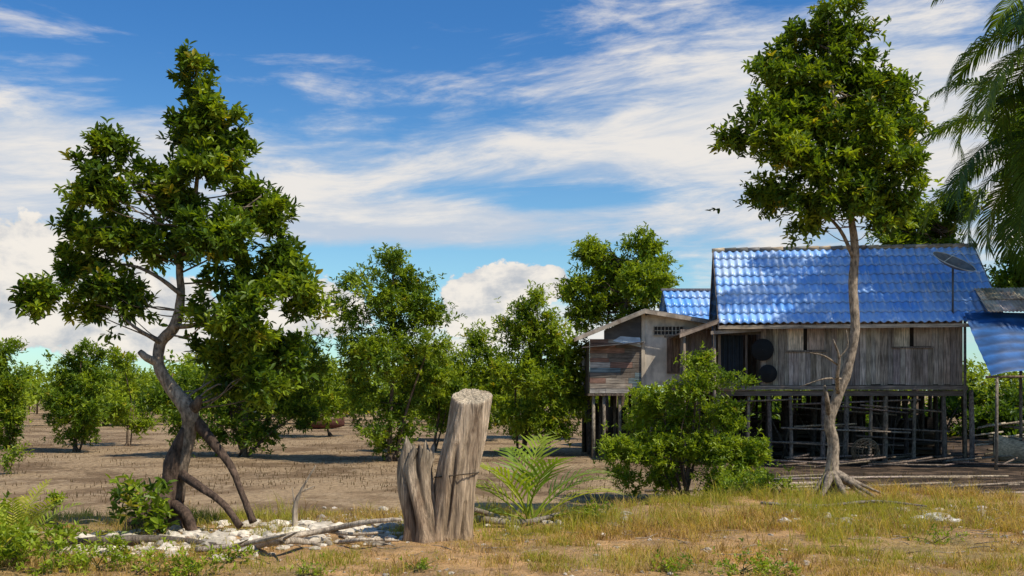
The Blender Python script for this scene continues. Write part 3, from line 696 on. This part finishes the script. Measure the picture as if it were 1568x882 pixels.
for r_ in range(6):
    yy = .05+r_*1.0; nn = 11 if r_ < 2 else 10
    for i in range(nn):
        x = -1.1+i*(HW+1.2)/(nn-1)+rng.uniform(-.2, .2); rad = rng.uniform(.045, .085)
        l = rng.normal(0, .05, 2)
        bc = wcol((.22, .17, .13), .35)*(1 if r_ < 1 else .3)  # rear rows darkened: under-floor shade painted into the posts
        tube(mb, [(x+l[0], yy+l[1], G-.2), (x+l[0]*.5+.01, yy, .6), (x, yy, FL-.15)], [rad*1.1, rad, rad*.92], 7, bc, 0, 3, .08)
for i in range(20):
    x0 = rng.uniform(-1.2, HW-2); L_ = rng.uniform(1.5, 4); z = rng.uniform(-.1, 1.3); yy = rng.choice([-.02, .12, 1.05, 2.05, 3.05])
    tube(mb, [(x0, yy, z), (x0+L_, yy+rng.uniform(-.1, .1), z+rng.uniform(-.25, .25))], [.03, .025], 6, wcol((.20, .15, .11), .4)*(1 if yy < .5 else .4), 0, 1)  # poles farther in get the same painted shade
for i in range(14):
    x0 = rng.uniform(-.8, HW)
    tube(mb, [(x0, .3+rng.uniform(0, 2.5), G), (x0+rng.uniform(-1, 1), .3+rng.uniform(0, 2.5), FL-.2)], [.03, .025], 6, wcol((.10, .08, .06), .3), 0, 1)
mb.build('stilts', [BARK], house)
mb = MB()
for i in range(90):
    x0 = rng.uniform(-1.0, HW-.6); yy = rng.uniform(1.0, 3.2); L_ = rng.uniform(.6, 2.2); z = G+rng.uniform(0.02, 1.0)*(.3+.7*(yy/3.4))
    box(mb, (x0, yy, z), (min(x0+L_, HW), yy+rng.uniform(.1, .4), z+rng.uniform(.03, .12)), wcol((.07, .055, .04), .6), 0, .02)  # loose planks, under-floor shade painted in as near-black wood
x = -1.1
while x < HW:
    w_ = rng.uniform(.18, .5)
    h = rng.uniform(1.0, 2.1) if rng.random() < .86 else rng.uniform(.3, .7)
    box(mb, (x, 3.4+rng.uniform(0, .6), G), (x+w_, 4.1, G+h), wcol((.045, .035, .028), .5), 0, .03); x += w_+rng.uniform(0, .06)  # added skirt of dark boards, shuts out light from behind the stilts
mb.build('planks_and_shade_boards', [HWOOD], house)
# roof
x0r, x1r = -1.25, 6.75; ez, rzg = 3.60, 6.15
mb = MB(); slope = math.hypot(3.0, rzg-ez); nc = 8
def bcol():
    t = rng.random(); c_ = np.array([.13, .36, .80])*(1-t*.6)+np.array([.42, .60, .86])*t*.6
    return c_*rng.uniform(.88, 1.12)
corrugated(mb, (x0r, -.5, ez), (1, 0, 0), (0, 3.0, rzg-ez), x1r-x0r, nc, slope/nc, .225, .030, bcol)
corrugated(mb, (x0r, 5.5, ez), (1, 0, 0), (0, -3.0, rzg-ez), x1r-x0r, nc, slope/nc, .225, .030, bcol)
mb.build('corrugated_roof', [ROOFB], house)
mb = MB()
nseg = 22
for i in range(nseg):
    xa = x0r-.05+i*(x1r-x0r+.1)/nseg; xb = xa+(x1r-x0r+.1)/nseg+.03; cc = rng.choice([0, 1]); col = wcol((.20, .19, .18), .4) if cc else wcol((.46, .37, .26), .3)
    tube(mb, [(xa, 2.5, rzg+.02), (xb, 2.5, rzg+.035)], [.07, .08], 10, col, 0, 1)
box(mb, (x0r, -.50, ez-.15), (x1r, -.465, ez-.045), (.50, .38, .26))
for xx in (x0r-.03, x1r):
    for sg in (0, 1):
        ya, yb = (-.5, 2.5) if sg == 0 else (5.5, 2.5)
        v = np.array([(xx, ya, ez-.15), (xx+.03, ya, ez-.15), (xx+.03, yb, rzg-.15), (xx, yb, rzg-.15), (xx, ya, ez-.0), (xx+.03, ya, ez-.0), (xx+.03, yb, rzg), (xx, yb, rzg)])
        mb.add(v, BOXF, (.24, .19, .15))
for i in range(12):
    x = x0r+.3+i*(x1r-x0r-.6)/11
    v = np.array([(x, -.44, ez-.13), (x+.05, -.44, ez-.13), (x+.05, 2.5, rzg-.15), (x, 2.5, rzg-.15), (x, -.44, ez-.05), (x+.05, -.44, ez-.05), (x+.05, 2.5, rzg-.06), (x, 2.5, rzg-.06)])
    mb.add(v, BOXF, (.16, .12, .09))
mb.build('ridge_and_fascia', [HWOOD], house)
mb = MB()
def rcol(): return np.array([.62, .52, .42])*rng.uniform(.6, 1.1)*np.array([1, rng.uniform(.85, 1), rng.uniform(.75, .95)])
corrugated(mb, (HW+.45, -.75, 3.84), (1, 0, 0), (0, 1.6, 1.0), 2.2, 2, .75, .1, .014, rcol, sub=6)
mb.build('lean_to_roof', [RUSTY], house)
for (u, v, R_) in [(1172, 535, .33), (1180, 572, .27)]:
    mb = MB(); cx, cz = hx(u), hz(v); ringV = []; Fc = []
    for i, (rr, dd) in enumerate([(0.02, -.15), (.35, -.13), (.7, -.07), (.95, -.01), (1.0, .0), (1.0, .02), (.9, .015), (.5, -.03)]):
        for j in range(24):
            a_ = j/24*6.2832; ringV.append((cx+R_*rr*math.cos(a_), -.13+dd*R_, cz+R_*rr*math.sin(a_)))
        if i: Fc += [((i-1)*24+j, (i-1)*24+(j+1) % 24, i*24+(j+1) % 24, i*24+j) for j in range(24)]
    mb.add(ringV, Fc, (.006, .006, .006), 0, True); mb.build('hanging_wok', [METAL], house)
mb = MB()
for i in range(9):
    box(mb, (-1.3+i*.145, 1.4, FL), (-1.3+i*.145+.14, 1.43, WT), wcol((.12, .09, .07), .3))
box(mb, (-1.25, .0, FL), (-1.17, .08, WT-.1), (.3, .22, .15)); box(mb, (-.45, .0, FL), (-.39, .07, WT-.1), (.16, .12, .09))
box(mb, (-1.165, .0, FL+.0), (-.455, .03, FL+.12), (.2, .15, .1)); box(mb, (-1.3, -.1, WT-.5), (-.005, -.06, WT-.1), (.09, .07, .05))
mb.build('porch_frame', [WOOD], house)
mb = MB(); n = 30; X = np.linspace(-1.15, -.5, n); yv = .25+.03*np.sin(np.linspace(0, 30, n))
V = np.vstack([np.stack([X, yv, np.full(n, FL+.1)], 1), np.stack([X, yv*.9+.02, np.full(n, WT-.5)], 1)])
mb.add(V, [(i, i+1, n+i+1, n+i) for i in range(n-1)], (.015, .022, .03), 0, True); mb.build('door_curtain', [CLOTH], house)
# satellite dish on a pole at the right end of the front roof slope
mb = MB(); q0 = np.array([hx(1474, 29.0), -.15, 5.10])
Vd = []; Fd = []; Rm = Matrix.Rotation(math.radians(22), 3, 'Y') @ Matrix.Rotation(math.radians(24), 3, 'X')
for i in range(9):
    r_ = i/8*.62+.01
    for j in range(32):
        a_ = j/32*6.2832; p_ = Rm @ Vector((r_*math.cos(a_), r_*math.sin(a_), .45*(r_*r_)-.1)); Vd.append((q0[0]+p_[0], q0[1]+p_[1], q0[2]+p_[2]+.20))
    if i: Fd += [((i-1)*32+j, (i-1)*32+(j+1) % 32, i*32+(j+1) % 32, i*32+j) for j in range(32)]
mb.add(Vd, Fd, (.20, .19, .18), 0, True)
rim = [Vd[8*32+j] for j in range(32)]+[Vd[8*32]]
tube(mb, rim, [.014]*33, 5, (.6, .58, .52), 0, 1)
tube(mb, [(q0[0], q0[1], 3.85), (q0[0], q0[1], 5.22)], [.03, .03], 8, (.12, .12, .12), 0, 1)
f_ = Rm @ Vector((0, 0, .42))
for j in (0, 11, 21):
    tube(mb, [Vd[8*32+j], (q0[0]+f_[0], q0[1]+f_[1], q0[2]+.20+f_[2])], [.009, .009], 5, (.6, .6, .55), 0, 1)
mb.build('satellite_dish', [METAL], house)

mb = MB()
q = at(1325, 692, 29.2); q[2] = -.1
for k in range(9):
    rr = .38*math.sin((k+1)/10*math.pi)**.5; yy = (k-4)*.09
    a_ = np.linspace(0, 2*math.pi, 21); tube(mb, np.stack([q[0]+rr*np.cos(a_), np.full(21, q[1]+yy), q[2]+rr*np.sin(a_)], 1), [.014]*21, 5, (.20, .14, .08), 0, 1)
for j in range(20):
    a_ = j/20*6.2832; tube(mb, [(q[0]+.38*math.cos(a_)*s_, q[1]+yy, q[2]+.38*math.sin(a_)*s_) for yy, s_ in ((-.38, .5), (-.2, .9), (0, 1), (.2, .9), (.38, .5))], [.01]*5, 4, (.18, .13, .08), 0, 1)
mb.build('wicker_fish_trap', [BARK])
mb = MB()
for i in range(60):
    u = rng.uniform(1180, 1620); q = at(u, 0, rng.uniform(27.5, 31)); z = gz(q[0], q[1])
    L_ = rng.uniform(.5, 2.6); an = rng.normal(0, .35); dx = np.array([math.cos(an)*L_, math.sin(an)*L_, rng.uniform(-.03, .2)])
    p0 = np.array([q[0], q[1], z+rng.uniform(.04, .2)]); tube(mb, [p0, p0+dx*.5, p0+dx], [.03, .025, .025], 6, wcol((.20, .15, .11), .5), 0, 1)
for i in range(40):
    u = rng.uniform(1485, 1620); q = at(u, 0, rng.uniform(29, 33)); z = gz(q[0], q[1])
    L_ = rng.uniform(.5, 1.8); an = rng.normal(0, .3); dx = np.array([math.cos(an)*L_, math.sin(an)*L_, rng.uniform(-.1, .2)])
    p0 = np.array([q[0], q[1], z+rng.uniform(.1, 1.1)]); tube(mb, [p0, p0+dx*.5, p0+dx], [.035, .03, .03], 6, wcol((.34, .28, .2), .5), 0, 1)
for i in range(16):
    u = rng.uniform(930, 1500); q = at(u, 0, rng.uniform(20.5, 25)); z = gz(q[0], q[1])
    L_ = rng.uniform(1.0, 3.5); an = rng.normal(0, .2); p0 = np.array([q[0], q[1], z+.04]); tube(mb, [p0, p0+np.array([math.cos(an)*L_, math.sin(an)*L_, rng.uniform(0, .08)])], [.03, .022], 6, wcol((.36, .28, .21), .3), 0, 1)
mb.build('scattered_poles', [BARK])

def boat(loc, L, W, Hh, yaw, col, name='wooden_boat'):
    mb = MB(); n = 17; m = 11; V = []
    for sgn in (1, .86):
        for i in range(n):
            t = i/(n-1)*2-1; w = W*.5*(1-abs(t)**2.4)**.8+.02; sh = Hh*(1+.45*t*t); kz = Hh*.35*abs(t)**3
            for j in range(m):
                a_ = math.pi*(j/(m-1)); V.append((t*L*.5*(1 if sgn == 1 else .97), -math.cos(a_)*w*sgn, kz+(sh-kz)*(1-math.sin(a_)**.7)+(0 if sgn == 1 else .03*math.sin(a_))))
    Fq = [(o+i*m+j, o+i*m+j+1, o+(i+1)*m+j+1, o+(i+1)*m+j) for o in (0, n*m) for i in range(n-1) for j in range(m-1)]
    for i in range(n-1):
        for j in (0, m-1): Fq.append((i*m+j, (i+1)*m+j, n*m+(i+1)*m+j, n*m+i*m+j))
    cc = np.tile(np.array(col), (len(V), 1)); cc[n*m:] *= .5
    mb.add(V, Fq, cc, 0, True)
    for t in (-.4, 0, .4): box(mb, (t*L*.5-.09, -W*.4, Hh*.72), (t*L*.5+.09, W*.4, Hh*.72+.03), (.3, .24, .18))
    return mb.build(name, [HWOOD], None, loc, yaw)
q = at(1560, 655, 29.5); boat((q[0]+.2, 29.3, gz(q[0], 29.5)+.02), 2.4, .9, .6, .25, (.50, .38, .24))
q = at(492, 652, 58); boat((q[0], 58, -.5), 2.6, 1.0, .5, .1, (.10, .04, .03))

# tarp awning
aw = empty('tarp_awning')
mb = MB(); nu, nv = 60, 70; V = []; Cc = []
for j in range(nv):
    t = j/(nv-1)
    for i in range(nu):
        s_ = i/(nu-1)
        x = 12.95+s_*3.4; zt = 3.86-.02*s_; zb = 2.08+.08*math.sin(s_*7)-.05*max(0, 1-s_*3)
        wv = math.sin(t*44+s_*3+1.2*math.sin(s_*5))
        z = zt+(zb-zt)*t; yy = 29.3-1.9*t+.03*wv+.05*math.sin(s_*15+t*4)
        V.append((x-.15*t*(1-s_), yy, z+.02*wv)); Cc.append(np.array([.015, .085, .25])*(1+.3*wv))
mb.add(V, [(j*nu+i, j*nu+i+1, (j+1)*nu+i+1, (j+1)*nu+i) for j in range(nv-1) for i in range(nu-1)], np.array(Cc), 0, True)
mb.build('blue_tarp', [CLOTH], aw)
mb = MB()
for x in (13.0, 14.6, 16.2):
    tube(mb, [(x, 27.5, -.5), (x, 27.45, 2.04)], [.05, .04], 7, (.2, .16, .12), 0, 1); tube(mb, [(x, 29.38, -.5), (x, 29.4, 3.76)], [.05, .04], 7, (.2, .16, .12), 0, 1)
tube(mb, [(12.7, 27.45, 2.0), (16.3, 27.45, 2.02)], [.035, .035], 7, (.34, .22, .13), 0, 1)
mb.build('awning_poles', [BARK], aw)

# ---------------------------------------------------------------- shack with gable (left of the house)
sh = empty('wooden_shack'); D = 32.6; k = D/F
X = lambda u: (u-784)*k
Z = lambda v: CAM_H-(v-600)*k
mb = MB()
z = Z(602)
while z < Z(524):
    h = rng.uniform(.13, .19); x = X(903)
    while x < X(985)-.05:
        w = min(rng.uniform(.5, 1.3), X(985)-x); cs = [(.16, .21, .22), (.34, .28, .22), (.26, .15, .11), (.42, .38, .33), (.18, .15, .12)]
        box(mb, (x+.003, D+rng.uniform(-.012, 0), z+.004), (x+w-.003, D+.03, z+h-.004), np.array(cs[rng.integers(0, 5)])*rng.uniform(.8, 1.2)); x += w
    z += h
box(mb, (X(903)+.01, D+.035, Z(602)), (X(985), D+.05, Z(522)), (.03, .03, .03))
for i in range(22): box(mb, (X(903)-.03, D+.06+i*.2, Z(602)), (X(903)-.0, D+.25+i*.2, Z(522)), wcol((.2, .17, .14), .3))
mb.build('board_wall', [HWOOD], sh)
mb = MB()
xa, xb, xc = X(985), X(1062), X(1090)
v = np.array([(xa, D, Z(590)), (xc, D, Z(590)), (xc, D, Z(493)), (X(1000), D, Z(481)), (xa, D, Z(484))])
vb = v+np.array([0, .12, 0]); mb.add(np.vstack([v, vb]), [(0, 1, 2, 3, 4)], (.74, .64, .51))
mb.f.append((np.array([[9, 8, 7, 6, 5]]), 0, False))
for i in range(5): mb.f.append((np.array([[i, 5+i, 5+(i+1) % 5, (i+1) % 5]]), 0, False))
box(mb, (xa-.0, D+.125, Z(590)), (xa+.12, D+4, Z(490)), (.5, .44, .36))
box(mb, (xa-.06, D-.05, Z(602)), (xa+.05, D-.003, Z(480)), (.6, .5, .38))
mb.build('plaster_wall', [PLASTER], sh)
mb = MB()
box(mb, (X(1001), D-.02, Z(513)), (X(1046), D-.004, Z(500)), (.05, .045, .04))
for i in range(9):
    xx = X(1001)+i*(X(1046)-X(1001))/8; box(mb, (xx-.012, D-.045, Z(513)), (xx+.012, D-.022, Z(500)), (.5, .43, .33))
for i in range(3):
    zz = Z(513)+i*(Z(500)-Z(513))/2; box(mb, (X(1001)-.02, D-.07, zz-.012), (X(1046)+.02, D-.047, zz+.012), (.5, .43, .33))
for i in range(3): box(mb, (X(1021)+i*.18, D-.03, Z(572)), (X(1021)+i*.18+.17, D-.004, Z(518)), wcol((.26, .18, .13), .15))
box(mb, (X(1017), D-.04, Z(517)), (X(1051), D-.004, Z(514)), (.3, .24, .18))
mb.build('vent_and_door', [WOOD], sh)
mb = MB()
def slab(x0, z0, x1, z1, y0, y1, th, col):
    v = np.array([(x0, y0, z0-th), (x1, y0, z1-th), (x1, y1, z1-th), (x0, y1, z0-th), (x0, y0, z0), (x1, y0, z1), (x1, y1, z1), (x0, y1, z0)]); mb.add(v, BOXF, col)
slab(X(880), Z(517), X(985), Z(474), D-.4, D+4.2, .035, (.34, .30, .26)); slab(X(985), Z(474), X(1092), Z(492), D-.4, D+4.2, .035, (.30, .26, .22))
slab(X(878), Z(519), X(985), Z(476), D-.45, D-.403, .11, (.40, .33, .25)); slab(X(985), Z(476), X(1094), Z(494), D-.45, D-.403, .11, (.5, .40, .30))
slab(X(890), Z(532), X(984), Z(524), D-.4, D-.06, .03, (.12, .11, .1))
mb.build('gable_roof', [RUSTY], sh)
mb = MB()
v = np.array([(X(925), D+.0, Z(526)), (X(983), D, Z(526)), (X(983), D, Z(480)), (X(925), D, Z(506))]); v2 = v+np.array([0, .03, 0]); mb.add(np.vstack([v, v2]), [(0, 1, 2, 3), (7, 6, 5, 4)], (.09, .08, .07))
mb.add([(X(938), D-.02, Z(522)), (X(982), D-.02, Z(532)), (X(980), D-.02, Z(517)), (X(950), D-.02, Z(515))], [(0, 1, 2, 3)], (.55, .62, .68))
mb.build('gable_infill', [CLOTH], sh)
mb = MB()
for r_ in range(3):
    for u in range(905, 1110, 24):
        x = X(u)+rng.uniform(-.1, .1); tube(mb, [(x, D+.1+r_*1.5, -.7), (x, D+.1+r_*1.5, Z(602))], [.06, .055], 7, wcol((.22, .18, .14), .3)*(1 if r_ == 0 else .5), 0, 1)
box(mb, (X(900), D-.06, Z(606)), (X(1110), D+4, Z(602.5)), (.16, .12, .09))
for i in range(24):
    x_ = X(905)+rng.uniform(0, 3.6); box(mb, (x_, D+1.5+rng.uniform(0, 2), -.6), (x_+rng.uniform(.2, .6), D+3.6, -.6+rng.uniform(.4, 1.8)), wcol((.06, .045, .035), .5), 0, .03)
mb.build('shack_stilts', [BARK], sh)
po = empty('porch_shelter'); D2 = 30.6; k2 = D2/F
X2 = lambda u: (u-784)*k2
Z2 = lambda v: CAM_H-(v-600)*k2
mb = MB()
slab(X2(1038), Z2(511), X2(1098), Z2(489), D2-.3, D2+1.9, .04, (.2, .15, .11)); slab(X2(1098), Z2(489), X2(1166), Z2(498), D2-.3, D2+.1, .04, (.16, .12, .09))
slab(X2(1038), Z2(513), X2(1098), Z2(491), D2-.35, D2-.303, .10, (.34, .25, .18)); slab(X2(1085), Z2(508), X2(1165), Z2(503), D2-.35, D2-.303, .10, (.30, .23, .17))
mb.build('porch_roof', [RUSTY], po)
mb = MB()
for i in range(6): box(mb, (X2(1045)+i*.16, D2+.4, Z2(592)), (X2(1045)+i*.16+.15, D2+.43, Z2(503)), wcol((.15, .12, .1), .3))
for u in (1046, 1092): tube(mb, [(X2(u), D2-.2, -.6), (X2(u), D2-.2, Z2(512 if u < 1060 else 496))], [.05, .045], 7, (.26, .2, .15), 0, 1)
box(mb, (X2(1040), D2-.25, Z2(596)), (X2(1120), D2+1.5, Z2(592.5)), (.2, .15, .11))
mb.build('porch_posts', [WOOD], po)

# other blue-roofed house behind
h2 = empty('blue_roof_house'); D3 = 38; k3 = D3/F
x0 = (1018-784)*k3; x1 = (1150-784)*k3
mb = MB(); zt = CAM_H+(600-442)*k3; ze = CAM_H+(600-484)*k3*.97
corrugated(mb, (x0, D3-1.2, ze-.3), (1, 0, 0), (0, 1.8, zt-ze+.3), x1-x0, 4, math.hypot(1.8, zt-ze+.3)/4, .25, .03, bcol)
corrugated(mb, (x0, D3+2.4, ze-.3), (1, 0, 0), (0, -1.8, zt-ze+.3), x1-x0, 4, math.hypot(1.8, zt-ze+.3)/4, .25, .03, bcol)
mb.build('corrugated_roof', [ROOFB], h2)
mb = MB()
box(mb, (x0+.3, D3-.9, 1.5), (x1-.3, D3+2.1, ze-.32), (.2, .17, .14))
for xx in np.linspace(x0+.4, x1-.4, 5):
    for yy in (D3-.8, D3+2): tube(mb, [(xx, yy, -.6), (xx, yy, 1.5)], [.07, .07], 7, (.2, .16, .12), 0, 1)
box(mb, (x0-.05, D3+.5, zt-.02), (x1+.05, D3+.7, zt+.06), (.22, .2, .2))
mb.build('walls_and_stilts', [WOOD], h2)

# ---------------------------------------------------------------- sun, sky, camera
sv = Vector((.72, -.44, 1.12)).normalized()
sd = bpy.data.lights.new('sun', 'SUN'); sd.energy = 5.0; sd.angle = math.radians(.5); sd.color = (1, .93, .80)
so = bpy.data.objects.new('sun', sd); S.collection.objects.link(so); so.rotation_euler = sv.to_track_quat('Z', 'Y').to_euler(); so.location = (20, -15, 40)
w = bpy.data.worlds.new('World'); S.world = w; w.use_nodes = True; nt = w.node_tree
for n in list(nt.nodes): nt.nodes.remove(n)
g = NT(nt)
sky = g.n('ShaderNodeTexSky'); sky.sky_type = 'NISHITA'; sky.sun_disc = False
sky.sun_elevation = math.asin(sv.z); sky.sun_rotation = math.atan2(sv.x, sv.y); sky.air_density = 1.0; sky.dust_density = .3; sky.ozone_density = 2.5
tc = g.n('ShaderNodeTexCoord'); sx = g.n('ShaderNodeSeparateXYZ'); g.l(tc.outputs['Generated'], sx.inputs[0])
az = g.m('ARCTAN2', sx.outputs[0], sx.outputs[1]); el = g.m('ARCSINE', sx.outputs[2])
def comb(a_, b_, c_=0.0):
    n = g.n('ShaderNodeCombineXYZ'); g.put(n.inputs[0], a_); g.put(n.inputs[1], b_); g.put(n.inputs[2], c_); return n.outputs[0]
def blob(a0, e0, ra, re, amp):
    da = g.m('DIVIDE', g.m('SUBTRACT', az, a0), ra); de = g.m('DIVIDE', g.m('SUBTRACT', el, e0), re)
    s_ = g.m('ADD', g.m('MULTIPLY', da, da), g.m('MULTIPLY', de, de)); return g.m('MULTIPLY', g.m('EXPONENT', g.m('MULTIPLY', s_, -1.0)), amp)
def total(lst):
    t = lst[0]
    for b_ in lst[1:]: t = g.m('ADD', t, b_)
    return t
elt = g.m('ADD', el, g.m('MULTIPLY', az, -.06))
warp = g.noise(comb(g.m('MULTIPLY', az, 2.5), g.m('MULTIPLY', el, 6.0), 3.3), 1.0, 2, .5)
w2 = g.m('MULTIPLY', g.m('SUBTRACT', warp, .5), .9)
n1 = g.noise(comb(g.m('ADD', g.m('MULTIPLY', az, 3.6), w2), g.m('ADD', g.m('MULTIPLY', elt, 16.0), w2), 7.7), 1.0, 7, .62, .3)
n2 = g.noise(comb(g.m('ADD', g.m('MULTIPLY', az, 7.0), w2), g.m('ADD', g.m('MULTIPLY', elt, 40.0), g.m('MULTIPLY', w2, 2.0)), 1.7), 1.0, 7, .66, .5)
bias = total([blob(-.16, .345, .34, .065, -.20), blob(-.02, .222, .60, .052, .19), blob(-.46, .17, .16, .10, .26), blob(-.12, .158, .21, .024, .40), blob(.24, .30, .24, .10, .20),
              blob(-.08, .112, .20, .020, -.36), blob(.08, .190, .13, .012, -.24), blob(.30, .16, .2, .06, .14), blob(.38, .23, .14, .1, .12), blob(0.1, .06, .5, .03, .12), blob(-.40, .27, .2, .02, -.10)])
val = g.m('ADD', g.m('ADD', g.m('MULTIPLY', n1, .85), g.m('MULTIPLY', n2, .46)), bias)
cir = g.sm(val, .62, .92)
cir = g.m('MULTIPLY', cir, g.sm(el, .5, .8, 1.0, .1))
n3 = g.noise(comb(g.m('MULTIPLY', az, 24.0), g.m('MULTIPLY', el, 34.0), 5.1), 1.0, 7, .62, .2)
cb = total([blob(-.028, .092, .046, .032, .80), blob(.035, .108, .040, .020, .62), blob(.01, .065, .10, .018, .5), blob(-.19, .080, .055, .034, .72), blob(-.46, .10, .15, .06, .85), blob(-.33, .06, .10, .035, .62), blob(.5, .15, .12, .08, .5)])
cum = g.sm(g.m('ADD', cb, g.m('MULTIPLY', g.m('SUBTRACT', n3, .5), 1.1)), .36, .45)
dens = g.m('MAXIMUM', g.m('MULTIPLY', cir, .95), g.m('MULTIPLY', cum, .97))
shd = g.sm(g.m('ADD', n3, g.m('MULTIPLY', n1, .6)), .58, .90)
ccol = g.mix(shd, (0.56, 0.59, 0.64), (1.02, 0.95, 0.86))
ccol2 = g.mix(g.sm(g.m('ADD', g.m('MULTIPLY', n1, .6), g.m('MULTIPLY', n2, .4)), .42, .60), (0.60, 0.68, 0.80), (0.97, 0.92, 0.86))
cc_ = g.mix(cum, ccol2, ccol)
tint = g.mix(g.sm(el, .08, .36), (0.84, 1.16, 1.22), (0.36, 0.80, 1.20))
skc = g.mix(1.0, sky.outputs[0], tint, 'MULTIPLY')
b1 = g.n('ShaderNodeBackground'); g.l(skc, b1.inputs[0]); b1.inputs[1].default_value = .11
b2 = g.n('ShaderNodeBackground'); g.l(cc_, b2.inputs[0]); b2.inputs[1].default_value = .90
ms = g.n('ShaderNodeMixShader'); g.l(dens, ms.inputs[0]); g.l(b1.outputs[0], ms.inputs[1]); g.l(b2.outputs[0], ms.inputs[2])
wo = g.n('ShaderNodeOutputWorld'); g.l(ms.outputs[0], wo.inputs[0])

cd = bpy.data.cameras.new('camera'); cd.sensor_width = 36; cd.lens = 36; cd.shift_y = (600-441)/1568; cd.clip_end = 6000; cd.clip_start = .1
co = bpy.data.objects.new('camera', cd); S.collection.objects.link(co); co.location = (0, 0, CAM_H); co.rotation_euler = (math.radians(90), 0, 0); S.camera = co
